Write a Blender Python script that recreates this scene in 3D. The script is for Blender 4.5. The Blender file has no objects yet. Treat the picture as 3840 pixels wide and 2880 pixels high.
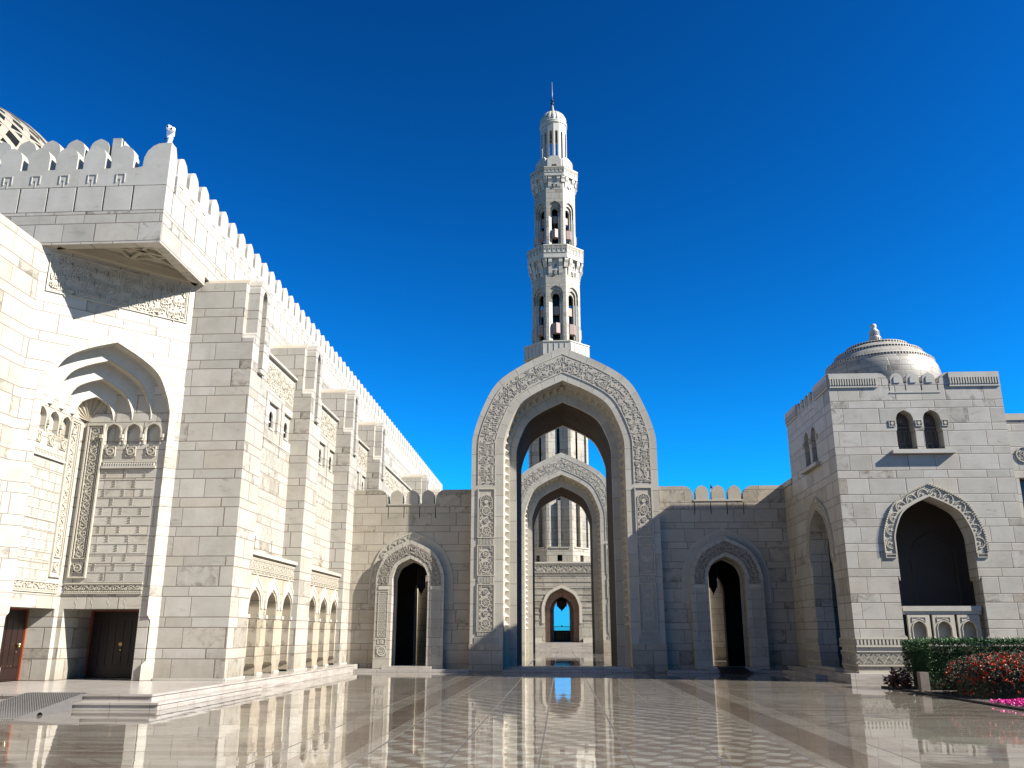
import bpy, bmesh, math, random
from mathutils import Vector
from mathutils.geometry import tessellate_polygon
random.seed(7)
SC = bpy.context.scene
COL = SC.collection
R2 = math.sqrt(2)

# ------------------------------------------------------------------ node helpers
class G:
    def __init__(s, mat):
        s.nt = mat.node_tree; s.n = s.nt.nodes; s.l = s.nt.links
    def set(s, sock, v):
        if isinstance(v, bpy.types.NodeSocket): s.l.new(v, sock)
        elif v is not None:
            if isinstance(v, (tuple, list)) and len(v) == 3 and sock.type == 'RGBA': v = (*v, 1)
            sock.default_value = v
    def m(s, op, a, b=None, c=None):
        n = s.n.new('ShaderNodeMath'); n.operation = op
        for i, v in enumerate((a, b, c)): s.set(n.inputs[i], v)
        return n.outputs[0]
    def mix(s, f, a, b, mode='MIX'):
        n = s.n.new('ShaderNodeMix'); n.data_type = 'RGBA'; n.blend_type = mode
        s.set(n.inputs[0], f); s.set(n.inputs[6], a); s.set(n.inputs[7], b)
        return n.outputs[2]
    def comb(s, x, y, z=0.0):
        n = s.n.new('ShaderNodeCombineXYZ')
        for i, v in enumerate((x, y, z)): s.set(n.inputs[i], v)
        return n.outputs[0]
    def sep(s, v):
        n = s.n.new('ShaderNodeSeparateXYZ'); s.l.new(v, n.inputs[0]); return n.outputs
    def noise(s, vec, scale, detail=3.0, rough=.5, dist=0.0, out=0):
        n = s.n.new('ShaderNodeTexNoise'); s.l.new(vec, n.inputs['Vector'])
        n.inputs['Scale'].default_value = scale; n.inputs['Detail'].default_value = detail
        n.inputs['Roughness'].default_value = rough; n.inputs['Distortion'].default_value = dist
        return n.outputs[out]
    def white(s, vec):
        n = s.n.new('ShaderNodeTexWhiteNoise'); s.l.new(vec, n.inputs['Vector']); return n.outputs
    def step(s, v, a, b):
        n = s.n.new('ShaderNodeMapRange'); s.set(n.inputs[0], v); n.inputs[1].default_value = a; n.inputs[2].default_value = b
        return n.outputs[0]
    def uv(s):
        return s.n.new('ShaderNodeUVMap').outputs[0]
    def obj(s):
        return s.n.new('ShaderNodeTexCoord').outputs['Object']
    def rnd(s):
        return s.n.new('ShaderNodeObjectInfo').outputs['Random']

def newmat(name):
    m = bpy.data.materials.new(name); m.use_nodes = True
    g = G(m); p = g.n['Principled BSDF']
    return m, g, p

def bump(g, p, h, dist, strength=1.0):
    b = g.n.new('ShaderNodeBump'); g.set(b.inputs['Height'], h)
    b.inputs['Distance'].default_value = dist; b.inputs['Strength'].default_value = strength
    g.l.new(b.outputs[0], p.inputs['Normal'])

def marble_tone(g, vec, seed, light, mid, dark):
    """veined limestone / marble colour; seed is a vector offset per block"""
    add = g.n.new('ShaderNodeVectorMath'); add.operation = 'ADD'
    g.l.new(vec, add.inputs[0]); g.l.new(seed, add.inputs[1])
    v = add.outputs[0]
    mp = g.n.new('ShaderNodeMapping'); g.l.new(v, mp.inputs[0])
    mp.inputs['Rotation'].default_value = (0, 0, .6); mp.inputs['Scale'].default_value = (.7, 2.6, 1)
    cloud = g.noise(v, 1.1, 4, .6, .4)
    vein = g.noise(mp.outputs[0], 1.7, 6, .62, 1.6)
    c = g.mix(g.step(cloud, .38, .68), light, mid)
    vmask = g.step(g.noise(v, .55, 2, .5), .44, .66)
    c = g.mix(g.m('MULTIPLY', g.m('MULTIPLY', g.step(vein, .56, .70), vmask), .75), c, dark)
    mp_b = g.n.new('ShaderNodeMapping'); g.l.new(v, mp_b.inputs[0]); mp_b.inputs['Rotation'].default_value = (0, 0, -1.0); mp_b.inputs['Scale'].default_value = (.9, 3.4, 1)
    vein2 = g.noise(mp_b.outputs[0], 2.1, 6, .66, 2.2)
    c = g.mix(g.m('MULTIPLY', g.m('MULTIPLY', g.step(vein2, .60, .70), g.m('SUBTRACT', 1.0, vmask)), .4), c, dark)
    fine = g.noise(v, 26, 3, .6)
    return g.mix(.22, c, g.mix(fine, (.35, .33, .3), (1, 1, 1)), 'MULTIPLY'), vein, fine

def mat_blocks(name, light, mid, dark, P=.93, tall=.667, L=1.12, joint=(.14, .11, .085), jw=.014, rough=.42, stain=.5):
    m, g, p = newmat(name)
    uv = g.uv(); x, y, _ = g.sep(uv)
    vy = g.m('DIVIDE', g.m('SUBTRACT', y, .34), P)
    fl = g.m('FLOOR', vy); fr = g.m('FRACT', vy)
    up = g.m('GREATER_THAN', fr, tall)
    row = g.m('ADD', g.m('MULTIPLY', fl, 2.0), up)
    d1 = g.m('MINIMUM', fr, g.m('ABSOLUTE', g.m('SUBTRACT', fr, tall)))
    dv = g.m('MULTIPLY', g.m('MINIMUM', d1, g.m('SUBTRACT', 1.0, fr)), P)
    rr = g.white(g.comb(row, 3.7))
    lx = g.m('ADD', g.m('DIVIDE', x, L), g.m('MULTIPLY', rr[0], 1.0))
    # uneven block lengths
    wob = g.m('MULTIPLY', g.m('SINE', g.m('MULTIPLY', lx, 2.4)), .16)
    lx = g.m('ADD', lx, wob)
    bx = g.m('FLOOR', lx); fx = g.m('FRACT', lx)
    du = g.m('MULTIPLY', g.m('MINIMUM', fx, g.m('SUBTRACT', 1.0, fx)), L)
    d = g.m('MINIMUM', du, dv)
    jm = g.m('SUBTRACT', 1.0, g.step(d, jw * .6, jw * 1.5))
    h = g.white(g.comb(bx, row, 1.3))
    sd = g.n.new('ShaderNodeVectorMath'); sd.operation = 'SCALE'; g.l.new(h[1], sd.inputs[0]); sd.inputs['Scale'].default_value = 40
    c, vein, fine = marble_tone(g, uv, sd.outputs[0], light, mid, dark)
    ad2 = g.n.new('ShaderNodeVectorMath'); ad2.operation = 'ADD'; g.l.new(uv, ad2.inputs[0]); g.l.new(sd.outputs[0], ad2.inputs[1]); sd2 = ad2.outputs[0]
    hue = g.sep(h[1])
    c = g.mix(g.m('MULTIPLY', hue[0], .5), c, g.mix(hue[1], (.60, .61, .57), (.98, .90, .80)), 'MULTIPLY')
    smg = g.step(g.noise(sd2, 3.2, 5, .65, .8), .46, .66)
    edge_ = g.m('SUBTRACT', 1.0, g.step(d, .03, .22))
    c = g.mix(g.m('MULTIPLY', g.m('MULTIPLY', g.m('GREATER_THAN', hue[2], .80), smg), g.m('ADD', .25, g.m('MULTIPLY', edge_, .6))), c, (.34, .30, .26), 'MULTIPLY')
    c = g.mix(g.m('MULTIPLY', g.m('GREATER_THAN', hue[2], .95), stain), c, (.62, .58, .52), 'MULTIPLY')
    big = g.noise(uv, .35, 5, .6, .3)
    c = g.mix(.35, c, g.mix(g.step(big, .3, .7), (.78, .74, .68), (1, 1, 1)), 'MULTIPLY')
    mp3 = g.n.new('ShaderNodeMapping'); g.l.new(uv, mp3.inputs[0]); mp3.inputs['Scale'].default_value = (2.2, .22, 1)
    streak = g.noise(mp3.outputs[0], 1.6, 6, .7, .4)
    c = g.mix(g.m('MULTIPLY', g.step(streak, .56, .78), .28), c, (.52, .47, .40), 'MULTIPLY')
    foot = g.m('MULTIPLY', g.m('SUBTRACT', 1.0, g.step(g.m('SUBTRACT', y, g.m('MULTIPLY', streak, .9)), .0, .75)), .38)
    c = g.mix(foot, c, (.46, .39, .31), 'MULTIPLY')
    c = g.mix(g.m('MULTIPLY', jm, .85), c, joint)
    g.l.new(c, p.inputs['Base Color'])
    p.inputs['Roughness'].default_value = rough
    p.inputs['Specular IOR Level'].default_value = .35 if rough < .8 else .1
    hgt = g.m('ADD', g.m('MULTIPLY', jm, -1.0), g.m('MULTIPLY', fine, .05))
    hgt = g.m('ADD', hgt, g.m('MULTIPLY', h[0], .25))
    bump(g, p, hgt, .006, .8)
    return m

def mat_plain(name, light, mid, dark, rough=.45, scale=1.0, joint_u=0.0):
    m, g, p = newmat(name)
    uv = g.uv()
    r = g.rnd()
    seed = g.comb(g.m('MULTIPLY', r, 37.0), g.m('MULTIPLY', r, 91.0))
    c, vein, fine = marble_tone(g, uv, seed, light, mid, dark)
    c = g.mix(g.m('MULTIPLY', r, .4), c, (.80, .80, .74), 'MULTIPLY')
    hgt = g.m('MULTIPLY', fine, .2)
    if joint_u:
        x, y, _ = g.sep(uv)
        f = g.m('FRACT', g.m('DIVIDE', x, joint_u))
        d = g.m('MULTIPLY', g.m('MINIMUM', f, g.m('SUBTRACT', 1.0, f)), joint_u)
        jm = g.m('SUBTRACT', 1.0, g.step(d, .014, .028))
        wh = g.white(g.comb(g.m('FLOOR', g.m('DIVIDE', x, joint_u)), 5.0))
        c = g.mix(g.m('MULTIPLY', wh[0], .5), c, (.74, .71, .66), 'MULTIPLY')
        c = g.mix(g.m('MULTIPLY', jm, .8), c, (.2, .17, .13))
        hgt = g.m('SUBTRACT', hgt, jm)
    g.l.new(c, p.inputs['Base Color'])
    p.inputs['Roughness'].default_value = rough
    p.inputs['Specular IOR Level'].default_value = .35
    bump(g, p, hgt, .004, .6)
    return m

def mat_simple(name, col, rough=.5, metal=0.0, nscale=8.0, var=.35, bumpd=.003):
    m, g, p = newmat(name)
    n = g.noise(g.obj(), nscale, 5, .6, .3)
    c = g.mix(g.m('MULTIPLY', g.step(n, .3, .7), var), col, tuple(v * .45 for v in col))
    g.l.new(c, p.inputs['Base Color'])
    p.inputs['Roughness'].default_value = rough; p.inputs['Metallic'].default_value = metal
    bump(g, p, n, bumpd, .5)
    return m

M = {}
WL, WM, WD = (.412, .386, .334), (.350, .326, .276), (.225, .205, .168)
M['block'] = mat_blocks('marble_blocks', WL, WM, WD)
M['block_warm'] = mat_blocks('sandstone_marble_blocks', (0.387, 0.343, 0.266), (0.332, 0.289, 0.218), (0.232, 0.194, 0.142), L=1.2)
M['block_small'] = mat_blocks('tower_blocks', (0.341, 0.315, 0.259), (0.294, 0.270, 0.221), (0.224, 0.198, 0.158), P=1.15, L=1.05, jw=.018, joint=(0.114, 0.089, 0.067))
M['dome_block'] = mat_blocks('dome_courses', (.34, .318, .27), (.29, .27, .225), (.2, .18, .15), P=.46, tall=.5, L=.55, jw=.009)
M['plain'] = mat_plain('marble_plain', WL, WM, WD)
M['plain_warm'] = mat_plain('marble_plain_warm', (0.387, 0.341, 0.266), (0.332, 0.289, 0.220), (0.237, 0.199, 0.147))
M['carve'] = mat_plain('carved_marble', (0.415, 0.376, 0.303), (0.381, 0.343, 0.271), (0.309, 0.272, 0.211), rough=.55)
M['ground_carve'] = mat_simple('carving_ground', (.335, .298, .24), .7, nscale=5, var=.3)
M['vous'] = mat_plain('voussoir_marble', (0.397, 0.366, 0.303), (0.354, 0.324, 0.266), (0.265, 0.235, 0.193), joint_u=1.02)
M['vous_small'] = mat_plain('voussoir_marble_small', (0.397, 0.366, 0.303), (0.354, 0.324, 0.266), (0.265, 0.235, 0.193), joint_u=.42)
M['wood'] = mat_simple('dark_wood', (.015, .0055, .004), .38, nscale=3, var=.5)
M['wood_red'] = mat_simple('red_wood_frame', (.17, .04, .016), .42, nscale=3, var=.4)
M['brass'] = mat_simple('brass', (.75, .55, .25), .25, 1.0)
M['dark'] = mat_simple('blackened_metal', (.02, .018, .016), .45, .6)
M['iron'] = mat_simple('grey_painted_metal', (.13, .122, .115), .5, .3)
M['white_paint'] = mat_simple('white_painted_metal', (.80, .80, .80), .4, var=.1)
M['glass'] = mat_simple('dark_window_glass', (.06, .06, .055), .15, var=.2)
M['room'] = mat_simple('shade_darkened_room_stone', (.075, .058, .045), .7, nscale=2)  # brown stone darkened so its colour holds the interior's shade
M['lining'] = mat_blocks('shade_darkened_lining', (.085, .064, .047), (.07, .053, .039), (.045, .034, .025), joint=(.05, .04, .03), rough=.85)  # brown stone, darkened further to put the vault's shade into the colour
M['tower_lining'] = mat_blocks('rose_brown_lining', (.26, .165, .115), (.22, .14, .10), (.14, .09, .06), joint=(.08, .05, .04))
M['screen'] = mat_simple('carved_screen', (.15, .12, .10), .6, nscale=3)
M['ground_dark'] = mat_simple('carving_ground_dark', (.15, .125, .098), .7, nscale=5, var=.3)
M['rose'] = mat_simple('rose_stone', (.25, .17, .145), .6, var=.3)
M['soil'] = mat_simple('soil', (.05, .032, .02), .95, nscale=9, var=.6, bumpd=.03)
M['inner_dome'] = mat_simple('dome_inner_gold', (.10, .07, .045), .5, nscale=2, var=.4)
M['lattice'] = mat_plain('lattice_marble', (0.286, 0.253, 0.198), (0.263, 0.230, 0.179), (0.199, 0.169, 0.132))

def leaf_mat(name, a, b, rough=.5, trans=.15):
    m, g, p = newmat(name)
    n = g.noise(g.obj(), 3.0, 4, .6)
    n2 = g.white(g.n.new('ShaderNodeNewGeometry').outputs['Position'])
    rn = g.n.new('ShaderNodeNewGeometry').outputs['Random Per Island']
    c = g.mix(g.m('MULTIPLY', g.m('ADD', g.step(n, .35, .65), rn), .5), a, b)
    g.l.new(c, p.inputs['Base Color'])
    p.inputs['Roughness'].default_value = rough
    return m
M['hedge'] = leaf_mat('hedge_leaves', (.008, .030, .007), (.040, .115, .018))
M['shrub'] = leaf_mat('shrub_leaves', (.012, .018, .005), (.045, .040, .011), .75)
M['orange'] = leaf_mat('orange_petals', (.30, .018, .005), (.52, .07, .014))
M['pink'] = leaf_mat('magenta_petals', (.48, .012, .16), (.80, .04, .36))
M['croton'] = leaf_mat('croton_leaves', (.055, .014, .010), (.16, .055, .02))
M['stem'] = mat_simple('stem_bark', (.07, .045, .03), .8)

def mat_floor():
    m, g, p = newmat('polished_inlaid_marble')
    uv = g.uv(); x, y, _ = g.sep(uv)
    X = g.m('SUBTRACT', x, .31); A = g.m('ABSOLUTE', X)
    # long marble veins running across the court
    mp = g.n.new('ShaderNodeMapping'); g.l.new(uv, mp.inputs[0]); mp.inputs['Scale'].default_value = (.22, 2.8, 1)
    v1 = g.noise(mp.outputs[0], 1.5, 7, .65, .8)
    mp2 = g.n.new('ShaderNodeMapping'); g.l.new(uv, mp2.inputs[0]); mp2.inputs['Scale'].default_value = (.5, 9, 1)
    v2 = g.noise(mp2.outputs[0], 1.3, 5, .65, .3)
    light = (0.233, 0.210, 0.171); tan = (0.171, 0.145, 0.113); brown = (0.106, 0.078, 0.056); dk = (0.046, 0.034, 0.023)
    base = g.mix(g.step(v1, .40, .66), light, tan)
    base = g.mix(g.m('MULTIPLY', g.step(v2, .52, .68), .5), base, brown)
    ytile = g.m('DIVIDE', g.m('SUBTRACT', y, 13.72), 4.08)
    # ---- zone A : parallelogram / triangle inlay
    RH = .34
    ry = g.m('DIVIDE', g.m('SUBTRACT', y, 13.72), RH); rowi = g.m('FLOOR', ry); fy = g.m('FRACT', ry)
    alt = g.m('FLOORED_MODULO', rowi, 2.0)
    fyy = g.m('ABSOLUTE', g.m('SUBTRACT', alt, fy))
    cx = g.m('DIVIDE', X, 1.27)
    q = g.m('ADD', g.m('MULTIPLY', cx, 2.0), g.m('MULTIPLY', rowi, .37))
    ph = g.m('FRACT', g.m('ADD', q, g.m('MULTIPLY', fyy, .42)))
    ph2 = g.m('FRACT', g.m('SUBTRACT', q, g.m('MULTIPLY', fyy, .30)))
    t1 = g.m('GREATER_THAN', ph, .48); t2 = g.m('GREATER_THAN', ph2, .62)
    wh = g.white(g.comb(g.m('FLOOR', q), rowi, 2.0))
    ca = g.mix(t1, g.mix(wh[0], (0.209, 0.182, 0.144), (0.147, 0.118, 0.088)), g.mix(wh[0], (0.287, 0.268, 0.222), (0.233, 0.210, 0.171)))
    ca = g.mix(g.m('MULTIPLY', t2, .9), ca, g.mix(v2, (0.129, 0.095, 0.069), (0.186, 0.152, 0.114)))
    e1 = g.m('SUBTRACT', 1.0, g.step(g.m('ABSOLUTE', g.m('SUBTRACT', ph, .55)), .004, .014))
    e3 = g.m('SUBTRACT', 1.0, g.step(g.m('MULTIPLY', g.m('MINIMUM', fy, g.m('SUBTRACT', 1.0, fy)), RH), .004, .010))
    ca = g.mix(g.m('MULTIPLY', g.m('MAXIMUM', e1, e3), .5), ca, dk)
    # ---- zone C : fine striped brown border
    st = g.m('FRACT', g.m('DIVIDE', A, .095))
    ccs = g.mix(g.m('GREATER_THAN', st, .55), g.mix(v2, (0.171, 0.135, 0.100), (0.124, 0.092, 0.067)), (0.077, 0.055, 0.036))
    # ---- outer field
    py = g.m('FRACT', g.m('DIVIDE', g.m('SUBTRACT', y, 12.9), 8.16))
    yb = g.m('MULTIPLY', py, 8.16)
    def band(c, w): return g.m('LESS_THAN', g.m('ABSOLUTE', g.m('SUBTRACT', yb, c)), w)
    bands = g.m('MAXIMUM', g.m('MAXIMUM', band(.62, .17), band(1.55, .17)), g.m('MAXIMUM', band(7.5, .12), band(6.9, .06)))
    AX = g.m('SUBTRACT', A, 4.6)
    per = g.m('PINGPONG', g.m('ADD', AX, 1.0), 4.08)
    yy = g.m('ABSOLUTE', g.m('SUBTRACT', yb, 4.4))
    dg = g.m('ABSOLUTE', g.m('SUBTRACT', g.m('SUBTRACT', per, yy), .2))
    dgm = g.m('MAXIMUM', g.m('LESS_THAN', dg, .16), g.m('LESS_THAN', g.m('ABSOLUTE', g.m('SUBTRACT', dg, .55)), .05))
    bm = g.m('MAXIMUM', bands, g.m('MULTIPLY', dgm, .8))
    co = g.mix(g.m('MULTIPLY', bm, .6), base, g.mix(v2, (0.140, 0.106, 0.079), (0.097, 0.069, 0.051)))
    edge = g.m('MULTIPLY', g.m('LESS_THAN', g.m('ABSOLUTE', g.m('SUBTRACT', A, 4.85)), .22), 1.0)
    co = g.mix(g.m('MULTIPLY', edge, .35), co, (0.132, 0.100, 0.074))
    isA = g.m('LESS_THAN', A, 3.175)
    isC = g.m('MULTIPLY', g.m('GREATER_THAN', A, 3.42), g.m('LESS_THAN', A, 4.15))
    isO = g.m('GREATER_THAN', A, 4.58)
    plainb = g.mix(g.step(v1, .42, .62), (0.226, 0.198, 0.158), (0.179, 0.152, 0.118))
    c = g.mix(isA, plainb, ca); c = g.mix(g.m('MULTIPLY', isC, .75), c, ccs); c = g.mix(isO, c, co)
    # slab-to-slab tone
    tw = g.white(g.comb(g.m('FLOOR', g.m('DIVIDE', X, 1.27)), g.m('FLOOR', g.m('DIVIDE', y, .68)), 9.0))
    c = g.mix(g.m('MULTIPLY', tw[0], .28), c, (0.255, 0.235, 0.194), 'MULTIPLY')
    # joints
    fxx = g.m('FRACT', g.m('ADD', cx, .5)); dx = g.m('MULTIPLY', g.m('MINIMUM', fxx, g.m('SUBTRACT', 1.0, fxx)), 1.27)
    dxA = g.m('ADD', dx, g.m('MULTIPLY', g.m('GREATER_THAN', A, 3.3), 5.0))
    dxl = g.m('MINIMUM', dxA, g.m('ABSOLUTE', g.m('SUBTRACT', A, 4.58)))
    fyt = g.m('FRACT', ytile); dyl = g.m('MULTIPLY', g.m('MINIMUM', fyt, g.m('SUBTRACT', 1.0, fyt)), 4.08)
    j = g.m('SUBTRACT', 1.0, g.step(g.m('MINIMUM', dxl, dyl), .010, .022))
    dsm = g.m('MINIMUM', g.m('ABSOLUTE', g.m('SUBTRACT', A, 3.42)), g.m('ABSOLUTE', g.m('SUBTRACT', A, 4.15)))
    j2 = g.m('SUBTRACT', 1.0, g.step(dsm, .004, .012))
    fo = g.m('FRACT', g.m('DIVIDE', y, 1.02)); do = g.m('MINIMUM', fo, g.m('SUBTRACT', 1.0, fo))
    j3 = g.m('MULTIPLY', g.m('SUBTRACT', 1.0, g.step(do, .003, .009)), .4)
    jj = g.m('MAXIMUM', j, g.m('MULTIPLY', g.m('MAXIMUM', j2, j3), .6))
    c = g.mix(g.m('MULTIPLY', jj, .8), c, dk)
    g.l.new(c, p.inputs['Base Color'])
    smudge = g.noise(uv, 1.2, 6, .7, .5)
    fine = g.noise(uv, 30, 3, .6)
    rgh = g.m('ADD', .025, g.m('MULTIPLY', g.step(smudge, .45, .8), .045))
    rgh = g.m('ADD', rgh, g.m('MULTIPLY', jj, .4))
    g.l.new(rgh, p.inputs['Roughness'])
    p.inputs['IOR'].default_value = 1.9
    p.inputs['Specular IOR Level'].default_value = .5
    wv = g.noise(uv, .9, 2, .5)
    tilt = g.white(g.comb(g.m('FLOOR', g.m('DIVIDE', X, 1.27)), g.m('FLOOR', g.m('DIVIDE', y, .68)), 4.0))
    h = g.m('ADD', g.m('MULTIPLY', wv, 1.0), g.m('MULTIPLY', fine, .010))
    h = g.m('SUBTRACT', h, g.m('MULTIPLY', jj, .25))
    bump(g, p, h, .0045, .9)
    return m
M['floor'] = mat_floor()

def mat_step():
    m, g, p = newmat('polished_step_marble')
    uv = g.uv(); x, y, _ = g.sep(uv)
    mp = g.n.new('ShaderNodeMapping'); g.l.new(uv, mp.inputs[0]); mp.inputs['Scale'].default_value = (.4, 3, 1)
    v1 = g.noise(mp.outputs[0], 1.6, 7, .65, .8)
    c = g.mix(g.step(v1, .38, .68), (.34, .31, .27), (.22, .19, .16))
    f = g.m('FRACT', g.m('DIVIDE', x, .95)); d = g.m('MINIMUM', f, g.m('SUBTRACT', 1.0, f))
    j = g.m('SUBTRACT', 1.0, g.step(d, .006, .014))
    c = g.mix(g.m('MULTIPLY', j, .8), c, (.15, .11, .08))
    g.l.new(c, p.inputs['Base Color']); p.inputs['Roughness'].default_value = .22
    bump(g, p, g.m('SUBTRACT', g.noise(uv, 1.0, 2), j), .003, .6)
    return m
M['step'] = mat_step()

# ------------------------------------------------------------------ mesh helpers
class Fr:
    """vertical wall frame: u to the right as seen from outside, w outward"""
    def __init__(s, ox, oy, nx, ny):
        l = math.hypot(nx, ny); s.o = (ox, oy); s.n = (nx / l, ny / l); s.u = (-s.n[1], s.n[0])
    def p(s, u, z, w=0.0):
        return (s.o[0] + u * s.u[0] + w * s.n[0], s.o[1] + u * s.u[1] + w * s.n[1], z)

class MB:
    def __init__(s): s.v = []; s.f = []; s.uv = []; s.sm = []
    def add(s, vs, fs, uv=None, sm=False):
        b = len(s.v); s.v += [tuple(p) for p in vs]
        for f in fs:
            s.f.append(tuple(i + b for i in f)); s.uv.append([uv[i] for i in f] if uv else None); s.sm.append(sm)
        return s
    def box(s, x0, x1, y0, y1, z0, z1):
        v = [(x, y, z) for z in (z0, z1) for y in (y0, y1) for x in (x0, x1)]
        return s.add(v, [(0, 2, 3, 1), (4, 5, 7, 6), (0, 1, 5, 4), (2, 6, 7, 3), (0, 4, 6, 2), (1, 3, 7, 5)])
    def fbox(s, fr, u0, u1, z0, z1, w0, w1):
        v = [fr.p(u, z, w) for z in (z0, z1) for w in (w0, w1) for u in (u0, u1)]
        return s.add(v, [(0, 2, 3, 1), (4, 5, 7, 6), (0, 1, 5, 4), (2, 6, 7, 3), (0, 4, 6, 2), (1, 3, 7, 5)])
    def plate(s, fr, outer, w0, w1, holes=()):
        loops = [list(outer)] + [list(h) for h in holes]
        tri = tessellate_polygon([[Vector((a, b, 0)) for a, b in lp] for lp in loops])
        flat = [p for lp in loops for p in lp]; n = len(flat)
        v = [fr.p(a, b, w1) for a, b in flat] + [fr.p(a, b, w0) for a, b in flat]
        fs = [tuple(t) for t in tri] + [tuple(i + n for i in reversed(t)) for t in tri]
        b = 0
        for lp in loops:
            k = len(lp)
            for i in range(k):
                j = (i + 1) % k; fs.append((b + i, b + j, b + j + n, b + i + n))
            b += k
        return s.add(v, fs)
    def grid(s, fr, outer, w0, w1, holes):
        """rectangular wall with rectangular holes, cut on the holes' own lines"""
        u0, u1, z0, z1 = outer
        us = sorted({u0, u1} | {p[0] for h in holes for p in h}); zs = sorted({z0, z1} | {p[1] for h in holes for p in h})
        us = [u for u in us if u0 <= u <= u1]; zs = [z for z in zs if z0 <= z <= z1]
        def hole(i, j):
            if i < 0 or j < 0 or i >= len(us) - 1 or j >= len(zs) - 1: return True
            a, b = (us[i] + us[i + 1]) / 2, (zs[j] + zs[j + 1]) / 2
            return any(min(p[0] for p in h) < a < max(p[0] for p in h) and min(p[1] for p in h) < b < max(p[1] for p in h) for h in holes)
        idx = {}; v = []; fs = []
        def V(i, j, k):
            if (i, j, k) not in idx: idx[i, j, k] = len(v); v.append(fr.p(us[i], zs[j], (w0, w1)[k]))
            return idx[i, j, k]
        for i in range(len(us) - 1):
            for j in range(len(zs) - 1):
                if hole(i, j): continue
                for k in (0, 1): fs.append((V(i, j, k), V(i + 1, j, k), V(i + 1, j + 1, k), V(i, j + 1, k)))
                for (di, dj, a, b) in ((-1, 0, (i, j), (i, j + 1)), (1, 0, (i + 1, j), (i + 1, j + 1)), (0, -1, (i, j), (i + 1, j)), (0, 1, (i, j + 1), (i + 1, j + 1))):
                    if hole(i + di, j + dj): fs.append((V(*a, 0), V(*b, 0), V(*b, 1), V(*a, 1)))
        return s.add(v, fs)
    def prism(s, pts, z0, z1):
        n = len(pts); v = [(x, y, z0) for x, y in pts] + [(x, y, z1) for x, y in pts]
        fs = [tuple(range(n))[::-1], tuple(range(n, 2 * n))] + [(i, (i + 1) % n, (i + 1) % n + n, i + n) for i in range(n)]
        return s.add(v, fs)
    def lathe(s, cx, cy, prof, n=24, sm=True, a0=0.0):
        v = []; 
        for r, z in prof:
            for k in range(n):
                a = a0 + 2 * math.pi * k / n; v.append((cx + r * math.cos(a), cy + r * math.sin(a), z))
        fs = []
        for i in range(len(prof) - 1):
            for k in range(n):
                k2 = (k + 1) % n; fs.append((i * n + k, i * n + k2, (i + 1) * n + k2, (i + 1) * n + k))
        fs.append(tuple(range(n))[::-1]); fs.append(tuple(range((len(prof) - 1) * n, len(prof) * n)))
        uv = None
        return s.add(v, fs, None, sm)
    def dome(s, cx, cy, prof, n=64):
        R = max(r for r, z in prof); v = []; uv = []; L = 0
        for i, (r, z) in enumerate(prof):
            if i: L += math.hypot(r - prof[i - 1][0], z - prof[i - 1][1])
            for k in range(n + 1):
                a = 2 * math.pi * k / n; v.append((cx + r * math.cos(a), cy + r * math.sin(a), z)); uv.append((a * R, L))
        m = n + 1
        return s.add(v, [(i * m + k, i * m + k + 1, (i + 1) * m + k + 1, (i + 1) * m + k) for i in range(len(prof) - 1) for k in range(n)], uv, True)
    def strip(s, A, B, wA, wB, fr, closed=False, uvs=None):
        """quads between two (u,z) paths at depths wA/wB (with arc-length uv)"""
        n = len(A); v = []; uv = []; L = 0
        for i in range(n):
            if i: L += math.hypot(A[i][0] - A[i - 1][0], A[i][1] - A[i - 1][1])
            v += [fr.p(A[i][0], A[i][1], wA), fr.p(B[i][0], B[i][1], wB)]
            t = math.hypot(A[i][0] - B[i][0], A[i][1] - B[i][1]) + abs(wA - wB)
            uv += [(L, 0), (L, t)]
        return s.add(v, [(2 * i, 2 * i + 2, 2 * i + 3, 2 * i + 1) for i in range(n - 1)], uv)
    def ring(s, fr, O, I, w0, w1):
        """solid band between outer path O and inner path I, from depth w0 to w1, arc-length uv"""
        s.strip(O, I, w1, w1, fr); s.strip(O, I, w0, w0, fr); s.strip(O, O, w0, w1, fr); s.strip(I, I, w0, w1, fr)
        for k in (0, -1):
            s.add([fr.p(*O[k], w0), fr.p(*O[k], w1), fr.p(*I[k], w1), fr.p(*I[k], w0)], [(0, 1, 2, 3)])
        return s
    def disc(s, fr, cu, cz, r0, r1, w0, w1, n=16, a0=0.0, a1=2 * math.pi):
        """raised annulus"""
        full = abs(a1 - a0 - 2 * math.pi) < 1e-6; k = n if full else n + 1
        v = []
        for i in range(k):
            a = a0 + (a1 - a0) * i / n
            for r, w in ((r1, w0), (r1, w1), (r0, w1), (r0, w0)):
                v.append(fr.p(cu + r * math.cos(a), cz + r * math.sin(a), w))
        fs = []
        for i in range(n):
            j = (i + 1) % k
            for q in range(3): fs.append((4 * i + q, 4 * j + q, 4 * j + q + 1, 4 * i + q + 1))
        return s.add(v, fs)
    def ribbon(s, fr, pts, hw, w0, w1):
        """raised flat ribbon along (u,z) points"""
        n = len(pts); v = []
        for i, (a, b) in enumerate(pts):
            p0 = pts[max(0, i - 1)]; p1 = pts[min(n - 1, i + 1)]
            dx, dz = p1[0] - p0[0], p1[1] - p0[1]; l = math.hypot(dx, dz) or 1
            nx, nz = -dz / l * hw, dx / l * hw
            v += [fr.p(a + nx, b + nz, w0), fr.p(a + nx, b + nz, w1), fr.p(a - nx, b - nz, w1), fr.p(a - nx, b - nz, w0)]
        fs = []
        for i in range(n - 1):
            for q in range(3): fs.append((4 * i + q, 4 * i + 4 + q, 4 * i + 5 + q, 4 * i + q + 1))
        fs += [(0, 1, 2, 3), (4 * n - 4, 4 * n - 3, 4 * n - 2, 4 * n - 1)]
        return s.add(v, fs)
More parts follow.
